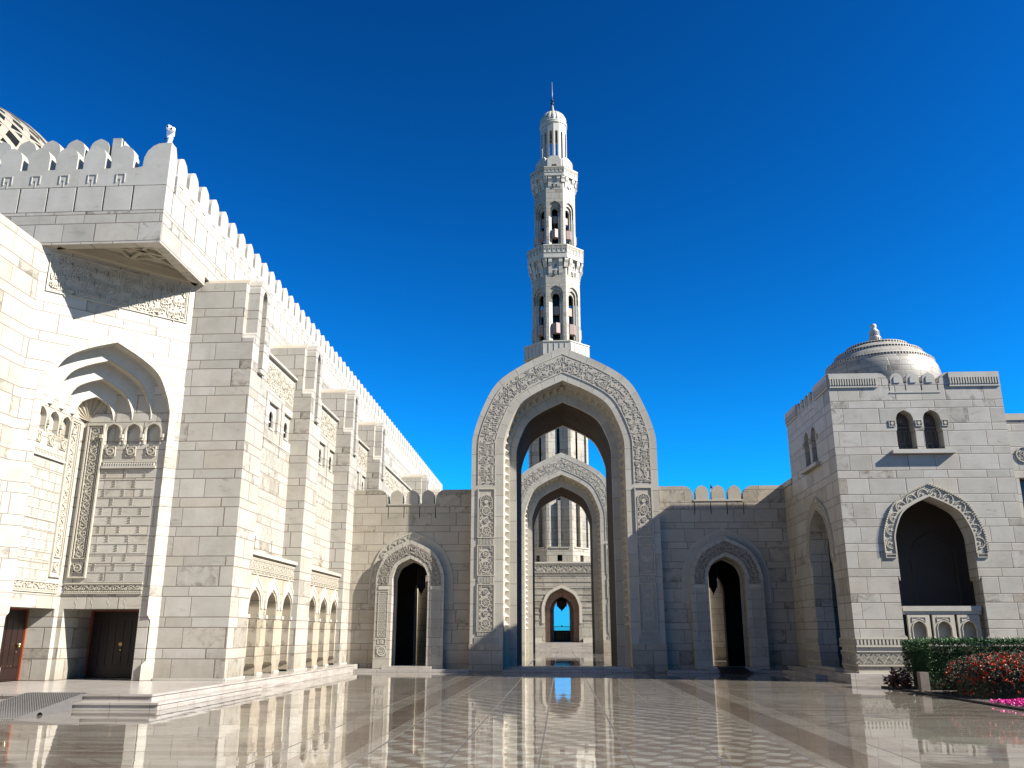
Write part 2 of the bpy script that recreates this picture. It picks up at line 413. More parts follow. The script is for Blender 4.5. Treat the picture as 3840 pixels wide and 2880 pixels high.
    def wedge(s, fr, u0, u1, z0, z1, w, d):
        """small three-sided tooth, thick at its top"""
        v = [fr.p(u0, z1, w), fr.p(u1, z1, w), fr.p(u1, z1, w + d), fr.p(u0, z1, w + d), fr.p(u0, z0, w), fr.p(u1, z0, w)]
        return s.add(v, [(0, 1, 2, 3), (3, 2, 5, 4), (0, 3, 4), (1, 5, 2), (0, 4, 5, 1)])
    def build(s, name, mat, parent=None, **kw):
        px, py, pz = (0, 0, 0)
        q = parent
        while q is not None: px += q.location.x; py += q.location.y; pz += q.location.z; q = q.parent
        me = bpy.data.meshes.new(name)
        me.from_pydata([(x - px, y - py, z - pz) for x, y, z in s.v], [], s.f)
        ul = me.uv_layers.new(name='UVMap').data
        me.polygons.foreach_set('use_smooth', s.sm)
        li = 0
        for pi, pol in enumerate(me.polygons):
            cu = s.uv[pi]
            if cu is None:
                n = pol.normal
                if abs(n.z) > .75: uv = [(s.v[i][0], s.v[i][1]) for i in s.f[pi]]
                else:
                    l = math.hypot(n.x, n.y) or 1; tx, ty = -n.y / l, n.x / l
                    if tx + ty < 0: tx, ty = -tx, -ty
                    uv = [(s.v[i][0] * tx + s.v[i][1] * ty, s.v[i][2]) for i in s.f[pi]]
            else: uv = cu
            for k in range(pol.loop_total): ul[li].uv = uv[k]; li += 1
        me.materials.append(mat)
        bm = bmesh.new(); bm.from_mesh(me); bmesh.ops.recalc_face_normals(bm, faces=bm.faces); bm.to_mesh(me); bm.free()
        o = bpy.data.objects.new(name, me); COL.objects.link(o)
        if parent: o.parent = parent
        for k, v_ in kw.items(): o[k] = v_
        return o

def thing(name, loc, label, cat, group=None):
    o = bpy.data.objects.new(name, None); COL.objects.link(o); o.location = loc; o.empty_display_size = .3
    o['label'] = label; o['category'] = cat
    if group: o['group'] = group
    return o
def copy_tree(o, parent=None):
    c = o.copy(); COL.objects.link(c)
    if parent: c.parent = parent
    for ch in list(o.children): copy_tree(ch, c)
    return c
def struct(mb, name, mat): return mb.build(name, mat, None, kind='structure')

# pointed four-centred arch -------------------------------------------------
_H = [(1, -.15), (1, 0), (.985, .14), (.896, .377), (.731, .642), (.43, .828), (0, 1), (-.43, 1.172)]
def _half(n):
    out = []
    for i in range(1, len(_H) - 2):
        p0, p1, p2, p3 = _H[i - 1:i + 3]
        for k in range(n):
            t = k / n
            out.append(tuple(.5 * (2 * p1[j] + (p2[j] - p0[j]) * t + (2 * p0[j] - 5 * p1[j] + 4 * p2[j] - p3[j]) * t * t +
                                   (3 * p1[j] - p0[j] - 3 * p2[j] + p3[j]) * t ** 3) for j in (0, 1)))
    out.append((0, 1)); return out
def arch(cx, zs, hw, zb=None, k=1.155, n=4):
    """path left base -> apex -> right base"""
    h = _half(n); L = [(cx - x * hw, zs + y * hw * k) for x, y in h]; R = [(cx + x * hw, zs + y * hw * k) for x, y in reversed(h[:-1])]
    P = L + R
    if zb is not None: P = [(cx - hw, zb)] + P + [(cx + hw, zb)]
    return P
def keyhole(cx, zs, hw, zb, wide, z1, z2, z3=None, k=1.155):
    """arch opening whose jambs widen between z2 and z1 and flare in again at the foot"""
    a = arch(cx, zs, hw, None, k)
    z3 = zb if z3 is None else z3
    L = [(cx - hw, zb), (cx - hw, z3), (cx - wide, z3 + abs(wide - hw)), (cx - wide, z2), (cx - hw, z1)]
    if z3 == zb: L = L[1:] if False else [(cx - wide, zb), (cx - wide, z2), (cx - hw, z1)]
    return L + a + [(2 * cx - u, z) for u, z in reversed(L)]

# ------------------------------------------------------------------ Arabic lettering
_F = {'ا': (0xFE8D, 2), 'ب': (0xFE8F, 4), 'ة': (0xFE93, 2), 'ت': (0xFE95, 4), 'ث': (0xFE99, 4), 'ج': (0xFE9D, 4), 'ح': (0xFEA1, 4),
      'خ': (0xFEA5, 4), 'د': (0xFEA9, 2), 'ذ': (0xFEAB, 2), 'ر': (0xFEAD, 2), 'ز': (0xFEAF, 2), 'س': (0xFEB1, 4), 'ش': (0xFEB5, 4),
      'ص': (0xFEB9, 4), 'ض': (0xFEBD, 4), 'ط': (0xFEC1, 4), 'ظ': (0xFEC5, 4), 'ع': (0xFEC9, 4), 'غ': (0xFECD, 4), 'ف': (0xFED1, 4),
      'ق': (0xFED5, 4), 'ك': (0xFED9, 4), 'ل': (0xFEDD, 4), 'م': (0xFEE1, 4), 'ن': (0xFEE5, 4), 'ه': (0xFEE9, 4), 'و': (0xFEED, 2),
      'ى': (0xFEEF, 2), 'ي': (0xFEF1, 4), 'ئ': (0xFE89, 4), 'ؤ': (0xFE85, 2), 'ء': (0xFE80, 1)}
def shape(t):
    words = []
    for w in t.split():
        seq = []; i = 0
        while i < len(w):
            if w[i] == 'ل' and i + 1 < len(w) and w[i + 1] == 'ا': seq.append('LA'); i += 2
            else: seq.append(w[i]); i += 1
        out = ''
        for i, c in enumerate(seq):
            prev = seq[i - 1] if i else None
            joinp = prev is not None and prev != 'LA' and _F[prev][1] == 4 and c != 'ء'
            if c == 'LA': out += chr(0xFEFC if joinp else 0xFEFB); continue
            b, k = _F[c]
            joinn = k == 4 and i + 1 < len(seq) and seq[i + 1] != 'ء'
            idx = (3 if joinn else 1) if joinp else (2 if joinn else 0)
            if k == 1: idx = 0
            out += chr(b + idx)
        words.append(out[::-1])
    return ' '.join(reversed(words))
_TC = {}
def text_geo(t):
    if t in _TC: return _TC[t]
    c = bpy.data.curves.new('t', 'FONT'); c.body = shape(t); c.resolution_u = 1; c.extrude = .5; c.space_word = .45; c.space_character = .93
    o = bpy.data.objects.new('t', c); COL.objects.link(o)
    me = bpy.data.meshes.new_from_object(o)
    vs = [tuple(v.co) for v in me.vertices]; fs = [tuple(p.vertices) for p in me.polygons]
    bpy.data.objects.remove(o); bpy.data.curves.remove(c); bpy.data.meshes.remove(me)
    x0 = min(v[0] for v in vs); x1 = max(v[0] for v in vs)
    vs = [((x - x0) / (x1 - x0), y, z + .5) for x, y, z in vs]
    _TC[t] = (vs, fs); return _TC[t]
def lettering(mb, mapf, rows, depth, length, height, fat=1.0):
    """rows of text spread over a band; mapf(s in metres, t 0..height, d)->xyz"""
    n = len(rows); rh = height / n
    for r, t in enumerate(rows):
        vs, fs = text_geo(t)
        base = height - (r + 1) * rh + rh * .24
        mb.add([mapf(x * length, base + y * rh * 1.28, z * depth) for x, y, z in vs], fs)
        k = int(length / rh * 4)                 # vowel marks scattered between the letters
        for _ in range(k):
            s = random.random() * length; tt = height - (r + 1) * rh + random.choice((.06, .12, .80, .9)) * rh
            a = .16 * rh; b = .05 * rh
            q = [(s, tt), (s + a, tt + a * .7), (s + a - b, tt + a * .7 + b * 1.6), (s - b, tt + b * 1.6)]
            v = [mapf(x, y, 0) for x, y in q] + [mapf(x, y, depth) for x, y in q]
            mb.add(v, [(4, 5, 6, 7), (0, 1, 5, 4), (1, 2, 6, 5), (2, 3, 7, 6), (3, 0, 4, 7)])
def flat_map(fr, u0, z0, w):
    return lambda s, t, d: fr.p(u0 + s, z0 + t, w + d)
def path_map(fr, path, w):
    """s along path, t outward (left of travel direction as the path goes left->right over the arch)"""
    cum = [0]
    for i in range(1, len(path)): cum.append(cum[-1] + math.hypot(path[i][0] - path[i - 1][0], path[i][1] - path[i - 1][1]))
    def f(s, t, d):
        s = max(0, min(cum[-1] - 1e-6, s)); i = 0
        lo, hi = 0, len(cum) - 1
        while hi - lo > 1:
            mid = (lo + hi) // 2
            if cum[mid] <= s: lo = mid
            else: hi = mid
        a, b = path[lo], path[lo + 1]; l = cum[lo + 1] - cum[lo] or 1; k = (s - cum[lo]) / l
        # smoothed normal
        def nrm(i):
            i0 = max(0, i - 1); i1 = min(len(path) - 1, i + 1)
            dx, dz = path[i1][0] - path[i0][0], path[i1][1] - path[i0][1]; q = math.hypot(dx, dz); return (-dz / q, dx / q)
        n0, n1 = nrm(lo), nrm(lo + 1)
        nx, nz = n0[0] * (1 - k) + n1[0] * k, n0[1] * (1 - k) + n1[1] * k
        return fr.p(a[0] + (b[0] - a[0]) * k + nx * t, a[1] + (b[1] - a[1]) * k + nz * t, w + d)
    return f, cum[-1]

TX1 = ['الرحمن علم القران خلق الانسان علمه البيان الشمس والقمر بحسبان والنجم والشجر يسجدان والسماء رفعها ووضع الميزان الا تطغوا في الميزان واقيموا الوزن',
       'بالقسط ولا تخسروا الميزان والارض وضعها للانام فيها فاكهة والنخل ذات الاكمام والحب ذو العصف والريحان فباي الاء ربكما تكذبان خلق الانسان من صلصال']
TX2 = ['انما يعمر مساجد الله من امن بالله واليوم الاخر واقام الصلاة', 'واتى الزكاة ولم يخش الا الله فعسى اولئك ان يكونوا من المهتدين']
TX3 = ['الله لا اله الا هو الحي القيوم لا تاخذه سنة ولا نوم له ما في', 'السموات وما في الارض من ذا الذي يشفع عنده الا باذنه يعلم ما بين',
       'ايديهم وما خلفهم ولا يحيطون بشيء من علمه الا بما شاء وسع كرسيه']
TX4 = ['في بيوت اذن الله ان ترفع ويذكر فيها اسمه', 'يسبح له فيها بالغدو والاصال رجال لا تلهيهم', 'تجارة ولا بيع عن ذكر الله واقام الصلاة']

# ------------------------------------------------------------------ ornament helpers
def vine(mb, fr, u0, u1, z0, z1, w, d, vertical=True, pitch=None, hw=.018):
    """leafy scroll filling a strip"""
    if vertical: L = z1 - z0; W = u1 - u0
    else: L = u1 - u0; W = z1 - z0
    pitch = pitch or W * 1.5; n = max(1, round(L / pitch)); pitch = L / n
    def P(s, t): return (u0 + W / 2 + t, z0 + s) if vertical else (u0 + s, z0 + W / 2 + t)
    mb.ribbon(fr, [P(L * i / (n * 10), math.sin(math.pi * i / 10) * W * .30) for i in range(n * 10 + 1)], hw, w, w + d)
    for k in range(n):
        sgn = 1 if k % 2 == 0 else -1
        c = (k + .5) * pitch
        sp = []
        for i in range(12):
            a = i / 11 * 5.2; r = W * .27 * (1 - .7 * i / 11)
            sp.append(P(c + r * math.cos(a + 2.4), -sgn * W * .16 + sgn * r * math.sin(a + 2.4)))
        mb.ribbon(fr, sp, hw * .9, w, w + d)
        for q in (-.32, .32):
            s0 = c + q * pitch; mb.ribbon(fr, [P(s0, sgn * W * .36), P(s0 + .10 * pitch, sgn * W * .22), P(s0 + .16 * pitch, sgn * W * .44)], hw, w, w + d)
def interlace(mb, fr, u0, u1, z0, z1, w, d):
    """chain of ringed rosettes with leaves between (gateway jamb panels)"""
    W = u1 - u0; c = (u0 + u1) / 2; n = max(1, round((z1 - z0) / (W * .78))); p = (z1 - z0) / n
    for k in range(n):
        cz = z0 + (k + .5) * p; r = min(W, p) * .46 if k % 2 == 0 else min(W, p) * .26
        mb.disc(fr, c, cz, r * .80, r, w, w + d, 18)
        if k % 2 == 0:
            mb.disc(fr, c, cz, r * .12, r * .28, w, w + d, 10)
            for q in range(8):
                a = q * math.pi / 4; mb.ribbon(fr, [(c + r * .3 * math.cos(a), cz + r * .3 * math.sin(a)), (c + r * .55 * math.cos(a + .35), cz + r * .55 * math.sin(a + .35)), (c + r * .8 * math.cos(a), cz + r * .8 * math.sin(a))], .016, w, w + d)
        else: mb.disc(fr, c, cz, r * .2, r * .5, w, w + d, 10)
    for k in range(n + 1):
        for sg in (-1, 1):
            cz = z0 + k * p
            mb.disc(fr, c + sg * W * .42, cz, W * .08, W * .14, w, w + d, 8, *( (math.pi / 2, 3 * math.pi / 2) if sg > 0 else (-math.pi / 2, math.pi / 2)))
            for q in (-.25, .25):
                mb.ribbon(fr, [(c + sg * W * .30, cz + q * p), (c + sg * W * .44, cz + q * p * 1.3), (c + sg * W * .46, cz + q * p * .6)], .018, w, w + d)
def dentils(mb, fr, u0, u1, z0, z1, w, d, n):
    p = (u1 - u0) / n
    for i in range(n): mb.fbox(fr, u0 + i * p + p * .25, u0 + i * p + p * .78, z0, z1, w, w + d)
def serration(mb, fr, u, z0, z1, w, d, wd):
    h = (z1 - z0) / 3
    for i in range(3): mb.wedge(fr, u - wd / 2, u + wd / 2, z0 + i * h + .02, z0 + (i + 1) * h, w, d)
def frame_bars(mb, fr, u0, u1, z0, z1, t, w, d):
    mb.fbox(fr, u0, u1, z1 - t, z1, w, w + d); mb.fbox(fr, u0, u1, z0, z0 + t, w, w + d)
    mb.fbox(fr, u0, u0 + t, z0 + t, z1 - t, w, w + d); mb.fbox(fr, u1 - t, u1, z0 + t, z1 - t, w, w + d)
def roundel(mb, fr, u, z, r, w, d):
    frame_bars(mb, fr, u - r * 1.25, u + r * 1.25, z - r * 1.25, z + r * 1.25, r * .12, w, d * .7)
    mb.disc(fr, u, z, r * .72, r, w, w + d, 18); mb.disc(fr, u, z, r * .42, r * .56, w, w + d * .8, 16); mb.disc(fr, u, z, 0.001, r * .24, w, w + d, 12)
def scallops(mb, fr, P, rad, w, d, n):
    f, L = path_map(fr, P, 0)
    for k in range(n):
        s = L * (k + .5) / n
        c0 = f(s, 0, 0); c1 = f(s, .1, 0)
        uu = (c0[0] - fr.o[0]) * fr.u[0] + (c0[1] - fr.o[1]) * fr.u[1]; u2 = (c1[0] - fr.o[0]) * fr.u[0] + (c1[1] - fr.o[1]) * fr.u[1]
        a = math.atan2(c1[2] - c0[2], u2 - uu)
        mb.disc(fr, uu, c0[2], rad * .80, rad, w, w + d, 12, a - 1.75, a + 1.75)
        mb.disc(fr, uu, c0[2], rad * .55, rad * .64, w, w + d * .6, 10, a - 1.75, a + 1.75)
        mb.disc(fr, uu, c0[2], .001, rad * .22, w, w + d, 8)
def merlon_poly(base, body, zg, ht):
    """one crenel: base width, body half width, gap height, total height"""
    h = _half(2); top = [(-x * body, ht - body * 1.15 + y * body * 1.15) for x, y in h] + [(x * body, ht - body * 1.15 + y * body * 1.15) for x, y in reversed(h[:-1])]
    return [(-base, 0), (-base, zg), (-body, zg)] + top + [(body, zg), (base, zg), (base, 0)]
def merlon_mb(fr, base, body, zg, ht, th, emblem=True):
    mb = MB(); mb.plate(fr, merlon_poly(base, body, zg, ht), -th, 0)
    inner = merlon_poly(base - .02, body - .05, zg + .02, ht - .07)
    mb.plate(fr, inner, -th - .04, -th)
    if emblem:
        e = .15
        mb.fbox(fr, -e, e, .40, .43, 0, .02); mb.fbox(fr, -e, -e + .03, .12, .40, 0, .02); mb.fbox(fr, e - .03, e, .12, .40, 0, .02)
        mb.plate(fr, [(0, .20), (.045, .25), (0, .30), (-.045, .25)], 0, .018); mb.fbox(fr, -.008, .008, .0, .2, 0, .012)
    return mb

def rect_open(u0, u1, z0, z1, opens=(), top=None):
    pts = [(u0, z0)]
    for op in opens: pts += op
    return pts + [(u1, z0)] + (top or [(u1, z1), (u0, z1)])
def rect(u0, u1, z0, z1): return [(u0, z0), (u1, z0), (u1, z1), (u0, z1)]

# ================================================================== SETTING
g_ = MB(); N_ = 1
g_.add([(-400, -60, 0), (400, -60, 0), (400, 900, 0), (-400, 900, 0)], [(0, 1, 2, 3)])
struct(g_, 'courtyard_floor', M['floor'])
t_ = MB()
t_.box(-60, -9.66, 21.15, 43.3, 0.004, .335)
struct(t_, 'terrace', M['step'])
t_ = MB(); t_.prism([(-60, 20.75), (-9.32, 20.75), (-9.32, 28.0), (-9.66, 28.0), (-9.66, 21.15), (-60, 21.15)], .004, .17)
struct(t_, 'terrace_step', M['step'])
t_ = MB(); t_.box(-60, -9.64, 21.12, 21.15, .285, .337); t_.box(-60, -9.30, 20.72, 20.75, .125, .173); t_.box(-9.66, -9.63, 21.15, 41.7, .285, .337); t_.box(-9.32, -9.29, 20.75, 28.0, .125, .173)
struct(t_, 'step_nosing', M['step'])
t_ = MB(); t_.box(-10.4, -4.27, 41.72, 42.75, .004, .13); t_.box(4.8, 10.9, 41.35, 42.1, .004, .13)
struct(t_, 'kerb_step', M['step'])
t_ = MB(); t_.box(-2.72, 3.26, 41.78, 42.2, .004, .125); t_.box(-2.69, 3.23, 42.2, 43.2, .004, .25)
t_.box(-8.4, -6.08, 42.02, 42.7, .131, .25); t_.box(6.6, 8.95, 41.5, 42.05, .131, .25)
struct(t_, 'threshold_step', M['step'])
t_ = MB(); t_.box(-12, 12.5, 43.2, 81.0, .004, .252)
struct(t_, 'inner_floor', M['floor'])
t_ = MB()
for i in range(4): t_.box(-30, 30, 81.0 + i * .55, 112, .252 + i * .17 + .001 * i, .25 + (i + 1) * .17)
struct(t_, 'tower_steps', M['step'])
t_ = MB(); t_.prism([(10.29, 33.1), (26, 33.1), (26, 42.05), (10.29, 42.05)], .004, .33); struct(t_, 'pavilion_plinth', M['step'])
t_ = MB(); t_.box(9.86, 10.29, 36.0, 41.3, .004, .17); t_.box(10.45, 10.8, 35.4, 38.9, .331, .46); struct(t_, 'pavilion_step', M['step'])
t_ = MB(); t_.box(10.72, 26, -5, 30.9, .004, .03); struct(t_, 'garden_soil', M['soil'])
t_ = MB(); t_.box(10.58, 10.72, -5, 31.0, .004, .045); t_.box(10.72, 26, 30.9, 31.0, .004, .045); struct(t_, 'garden_kerb', M['dark'])

# ================================================================== PRAYER HALL
hall = thing('prayer_hall', (-12.16, 23.74, 0), 'long white marble prayer hall with merlon parapet and buttresses filling the left side', 'mosque hall')
XC = -12.16
FE = Fr(XC, 0, 1, 0)            # east face of the upper wall, u = y
FS = Fr(0, 23.74, 0, -1)        # south face of the cornice, u = x
b = MB()
b.box(-60, XC, 28.87, 92, .34, 14.4); b.box(-60, XC - .08, 28.87, 92, 14.4, 15.28)
b.box(-60, -16.56, 10, 28.87, .34, 13.29)
b.build('wall', M['block'], hall)
b = MB(); b.box(-60, XC, 23.74, 28.87, 13.62, 14.4); b.box(-60, XC - .08, 23.82, 28.87, 14.4, 15.28)
b.box(-18.5, XC, 23.74, 24.08, 13.29, 13.62); b.box(XC - .36, XC, 24.08, 27.2, 13.29, 13.62)
b.build('cornice', M['block'], hall)
b = MB()
for i in range(72):
    y0 = 24.24 + .92 * i
    b.fbox(FE, y0 + .03, y0 + .89, 14.42, 15.26, -.08, 0)
b.fbox(FE, 23.74, 24.22, 14.42, 15.26, -.08, 0)
for i in range(6): b.fbox(FS, -13.22 - .92 * (i + 1) + .03, -13.22 - .92 * i - .03, 14.42, 15.26, -.08, 0)
b.fbox(FS, -13.19, XC - .081, 14.42, 15.26, -.08, 0)
b.build('frieze_slabs', M['plain'], hall)
# soffit coffers
F45 = Fr(-12.46, 27.2, 1, -1)
b = MB()
b.fbox(F45, -4.45, 0, 13.29, 13.62, -.2, .22)
def bar(mb, a, c, w, z0, z1):
    dx, dy = c[0] - a[0], c[1] - a[1]; l = math.hypot(dx, dy); nx, ny = -dy / l * w, dx / l * w
    mb.prism([(a[0] + nx, a[1] + ny), (c[0] + nx, c[1] + ny), (c[0] - nx, c[1] - ny), (a[0] - nx, a[1] - ny)], z0, z1)
T = [(-15.3, 24.15), (-12.6, 24.15), (-12.6, 26.75)]
cen = (-13.25, 24.85)
for i in range(3):
    bar(b, T[i], T[(i + 1) % 3], .07, 13.50, 13.61); bar(b, T[i], cen, .06, 13.52, 13.61)
mid = [((T[i][0] + T[(i + 1) % 3][0]) / 2, (T[i][1] + T[(i + 1) % 3][1]) / 2) for i in range(3)]
for i in range(3): bar(b, mid[i], cen, .06, 13.52, 13.61); bar(b, mid[i], mid[(i + 1) % 3], .05, 13.53, 13.61)
b.build('soffit_coffer', M['plain_warm'], hall)

# merlons
ZM = 15.28
me_e = merlon_mb(Fr(XC, 24.70, 1, 0), .458, .345, .62, 1.44, .34)
me_e.v = [(x, y, z + ZM) for x, y, z in me_e.v]
m0 = me_e.build('merlon', M['plain'], hall)
for i in range(1, 71):
    c = m0.copy(); COL.objects.link(c); c.parent = hall; c.location = (0, .92 * i, 0)
ms = merlon_mb(Fr(-13.68, 23.74, 0, -1), .458, .345, .62, 1.44, .34)
ms.v = [(x, y, z + ZM) for x, y, z in ms.v]
m1 = ms.build('merlon', M['plain'], hall)
for i in range(1, 7):
    c = m1.copy(); COL.objects.link(c); c.parent = hall; c.location = (-.92 * i, 0, 0)
cq = [(0, 0), (-1.06, 0), (-1.06, .62), (-.86, .66), (-.84, .98), (-.74, 1.22), (-.58, 1.38), (-.40, 1.47), (0, 1.49)]
b = MB(); b.plate(Fr(XC, 23.74, 0, -1), [(u, z + ZM) for u, z in cq], -.34, 0)
b.plate(Fr(XC, 23.74, 1, 0), [(.345, ZM), (.345, 1.47 + ZM)] + [(-u * .62, z + ZM) for u, z in cq[::-1] if -u * .62 > .36] , -.33, 0)
b.build('corner_merlon', M['plain'], hall)
# set-back upper block with its own crenels
b = MB(); b.box(-60, -15.77, 27.1, 92, 15.29, 17.7); b.box(-59, XC - .35, 24.2, 28.8, 15.281, 15.31); b.build('upper_block', M['block'], hall)
mu = merlon_mb(Fr(-16.56, 27.1, 0, -1), .458, .36, .62, 1.44, .34, False)
mu.v = [(x, y, z + 17.7) for x, y, z in mu.v]
m2 = mu.build('merlon', M['plain'], hall)
for i in range(1, 8):
    c = m2.copy(); COL.objects.link(c); c.parent = hall; c.location = (-.92 * i, 0, 0)
b = MB(); b.box(-16.1, -15.77, 27.1, 27.9, 17.7, 18.8); b.box(-16.1, -15.77, 27.1, 27.7, 18.8, 19.14); b.build('corner_merlon', M['plain'], hall)
for x_, y_, z_ in ((-14.6, 25.2, 16.9), (-13.2, 25.0, 16.6)):
    b = MB(); b.box(x_ - .012, x_ + .012, y_, y_ + .024, 15.3, z_ + 1.0); b.build('lightning_rod', M['dark'], hall)

# buttresses
def buttress(parent, X, y0, xb):
    fr = Fr(X, 0, 1, 0); y1 = y0 + 1.65; c = y0 + .825; r = .555
    top = [(c + r * math.cos(a), 13.1 + .62 * math.sin(a)) for a in [i * math.pi / 12 for i in range(13)]]
    outer = [(y0, .34), (y1, .34), (y1, 11.35), (y1 - .27, 11.62)] + top + [(y0 + .27, 11.62), (y0, 11.35)]
    sl = [(c - .22, 10.42), (c + .22, 10.42), (c + .22, 12.95)] + [(c + .22 * math.cos(a), 12.95 + .38 * math.sin(a)) for a in [i * math.pi / 8 for i in range(1, 8)]] + [(c - .22, 12.95)]
    mb = MB(); mb.plate(fr, outer, -.40, 0, [sl]); mb.box(xb, X - .40, y0, y1, .34, 13.36)
    o = mb.build('buttress', M['block'], parent)
    mb = MB(); fx = Fr(0, y0, 0, -1)
    n = 12; v = []
    for i in range(n + 1):
        a = i * math.pi / n; yy = c - r * math.cos(a); zz = 13.37 + .40 * math.sin(a)
        v += [(xb, yy, zz), (X - .42, yy, zz)]
    mb.add(v, [(2 * i, 2 * i + 2, 2 * i + 3, 2 * i + 1) for i in range(n)] + [tuple(range(0, 2 * n + 2, 2)), tuple(range(1, 2 * n + 2, 2))], None)
    cp = mb.build('coping', M['plain_warm'], o)
    mb = MB(); mb.fbox(fr, c - .24, c + .24, 10.30, 10.42, 0, .12); mb.build('slot_sill', M['plain'], o)
    mb = MB(); mb.fbox(fr, y0 - .03, y1 + .03, .34, .40, 0, .05); mb.box(X - 2.2, X, y0 - .05, y0, .34, .40); mb.build('base_course', M['plain'], o)
    return o
for y0 in (27.2, 34.3, 41.4, 48.5, 66.0, 73.1): buttress(hall, -10.25, y0, XC - (.5 if y0 < 28 else .1))
b = MB(); b.plate(Fr(0, 23.79, 0, 1), [(15.87, .34), (17.3, .34), (17.3, 13.42), (16.1, 13.42), (15.96, 13.36), (15.88, 13.24)], -5.0, 0); b.build('corner_pier', M['block'], hall)

# facade bays
FA = Fr(-10.49, 0, 1, 0); FB = Fr(-11.0, 0, 1, 0)
def bay(a, e, n, detail=True):
    ac = [a + 1.21 + 1.83 * i for i in range(n)]; wc = [a + 1.30 + 1.85 * i for i in range(n)]
    mb = MB(); mb.plate(FA, rect_open(a, e, .34, 4.30, [keyhole(c, 2.55, .53, .34, .43, 2.18, 2.28, .62) for c in ac]), -.46, 0)
    mb.box(XC, -11.02, a, e, .34, 4.30)
    o = mb.build('lower_arcade', M['block_warm'], hall)
    for c in ac:
        mb = MB()
        P = arch(c, 2.55, .62, None); Q = arch(c, 2.55, .74, None, 1.35)
        mb.ring(FA, Q, P, 0, .035)
        mb.ring(FA, arch(c, 2.55, .82, None, 1.38), arch(c, 2.55, .735, None, 1.35), 0, .05)
        mb.fbox(FA, c - .66, c - .44, 2.22, 2.34, 0, .05); mb.fbox(FA, c + .44, c + .66, 2.22, 2.34, 0, .05)
        mb.build('arch_hood', M['plain'], o)
        mb = MB(); mb.fbox(FA, c + .62, c + 1.20 if c != ac[-1] else c + .74, .34, .42, 0, .06); mb.build('foot_block', M['plain'], o)
    mb = MB(); mb.fbox(FA, a, e, 4.301, 4.42, -.5, .13); mb.fbox(FA, a, e, 4.20, 4.24, 0, .03)
    mb.fbox(FA, a, e, 3.68, 3.71, 0, .04); mb.fbox(FA, a, e, 3.83, 3.86, 0, .03)
    if detail:
        dentils(mb, FA, a, e, 4.14, 4.19, 0, .035, int((e - a) / .09)); dentils(mb, FA, a, e, 3.88, 3.93, 0, .03, int((e - a) / .07))
        k = 0; u = a + .06
        while u < e - .2:
            mb.fbox(FA, u, u + .05, 3.95, 4.12, 0, .03); mb.fbox(FA, u + .05, u + .13, 3.95 if k % 2 else 4.06, 4.01 if k % 2 else 4.12, 0, .03); mb.fbox(FA, u + .14, u + .2, 4.0, 4.06, 0, .03)
            u += .26; k += 1
        vine(mb, FA, a, e, 3.72, 3.82, 0, .02, False, .2, .008)
    mb.build('frieze', M['carve'], o)
    # upper bay
    holes = []
    for c in wc: holes.append(rect(c - .55, c + .55, 9.18, 10.28))
    for c in [q - .93 for q in wc] + [wc[-1] + .93]:
        if c + .05 < e: holes += [rect(c - .045, c + .045, 8.33, 10.53), rect(c - .045, c + .045, 4.62, 5.11)]
    mb = MB(); mb.grid(FB, (a, e, 4.30, 11.9), -.10, 0, holes)
    mb.box(XC, -11.36, a, e, 4.30, 11.9)
    for z0, z1 in ((4.5, 5.2), (8.25, 9.05), (10.4, 10.65)): mb.fbox(FB, a, e, z0, z1, -.25, -.102)
    for c in wc: mb.plate(FB, rect(c - .6, c + .6, 9.1, 10.36), -.16, -.101, [[(c - .22, 9.32), (c + .22, 9.32)] + arch(c, 9.76, .22)[::-1]])
    o = mb.build('bay_wall', M['block'], hall)
    for c in wc:
        w = MB(); w.fbox(FB, c - .3, c + .3, 9.2, 10.2, -.25, -.22); wo = w.build('window', M['glass'], hall)
        w = MB(); w.fbox(FB, c - .02, c + .02, 9.3, 10.0, -.219, -.19); w.fbox(FB, c - .2, c + .2, 9.6, 9.64, -.219, -.19); w.build('window_bar', M['white_paint'], wo)
        w = MB(); w.fbox(FB, c - .24, c + .24, 9.25, 9.32, -.101, -.03); w.build('sill', M['plain'], wo)
    mb = MB(); mb.fbox(FB, a, e, 11.901, 11.99, -1.2, .12); mb.build('ledge', M['plain'], o)
    mb = MB(); mb.fbox(FB, a, e, 8.78, 8.82, 0, .02); mb.build('string_course', M['plain'], o)
    if detail:
        mb = MB(); r = 0; z = 5.0
        while z < 8.55:
            u = a + .25 + (.0 if r % 2 else .21)
            while u < e - .1: serration(mb, FB, u, z + .03, z + .2, 0, .022, .04); u += .46
            mb.fbox(FB, a + .02, e - .02, z - .050, z - .042, 0, .005)
            z += .293; r += 1
        mb.build('serrated_panel', M['plain'], o)
    mb = MB(); mb.fbox(FB, a + .06, e - .06, 10.74, 11.74, 0, .012); pn = mb.build('inscription_panel', M['carve'], o)
    mb = MB(); lettering(mb, flat_map(FB, a + .12, 10.80, .012), TX4, .022, e - a - .24, .88); mb.build('lettering', M['carve'], pn)
bay(28.85, 34.3, 3); bay(35.95, 41.4, 3); bay(43.05, 48.5, 3, False); bay(50.15, 66.0, 8, False)
b = MB(); b.box(XC, -10.9, 74.75, 92, .34, 11.9); b.box(XC, -10.9, 67.65, 73.1, .34, 11.9); b.build('bay_wall', M['block'], hall)

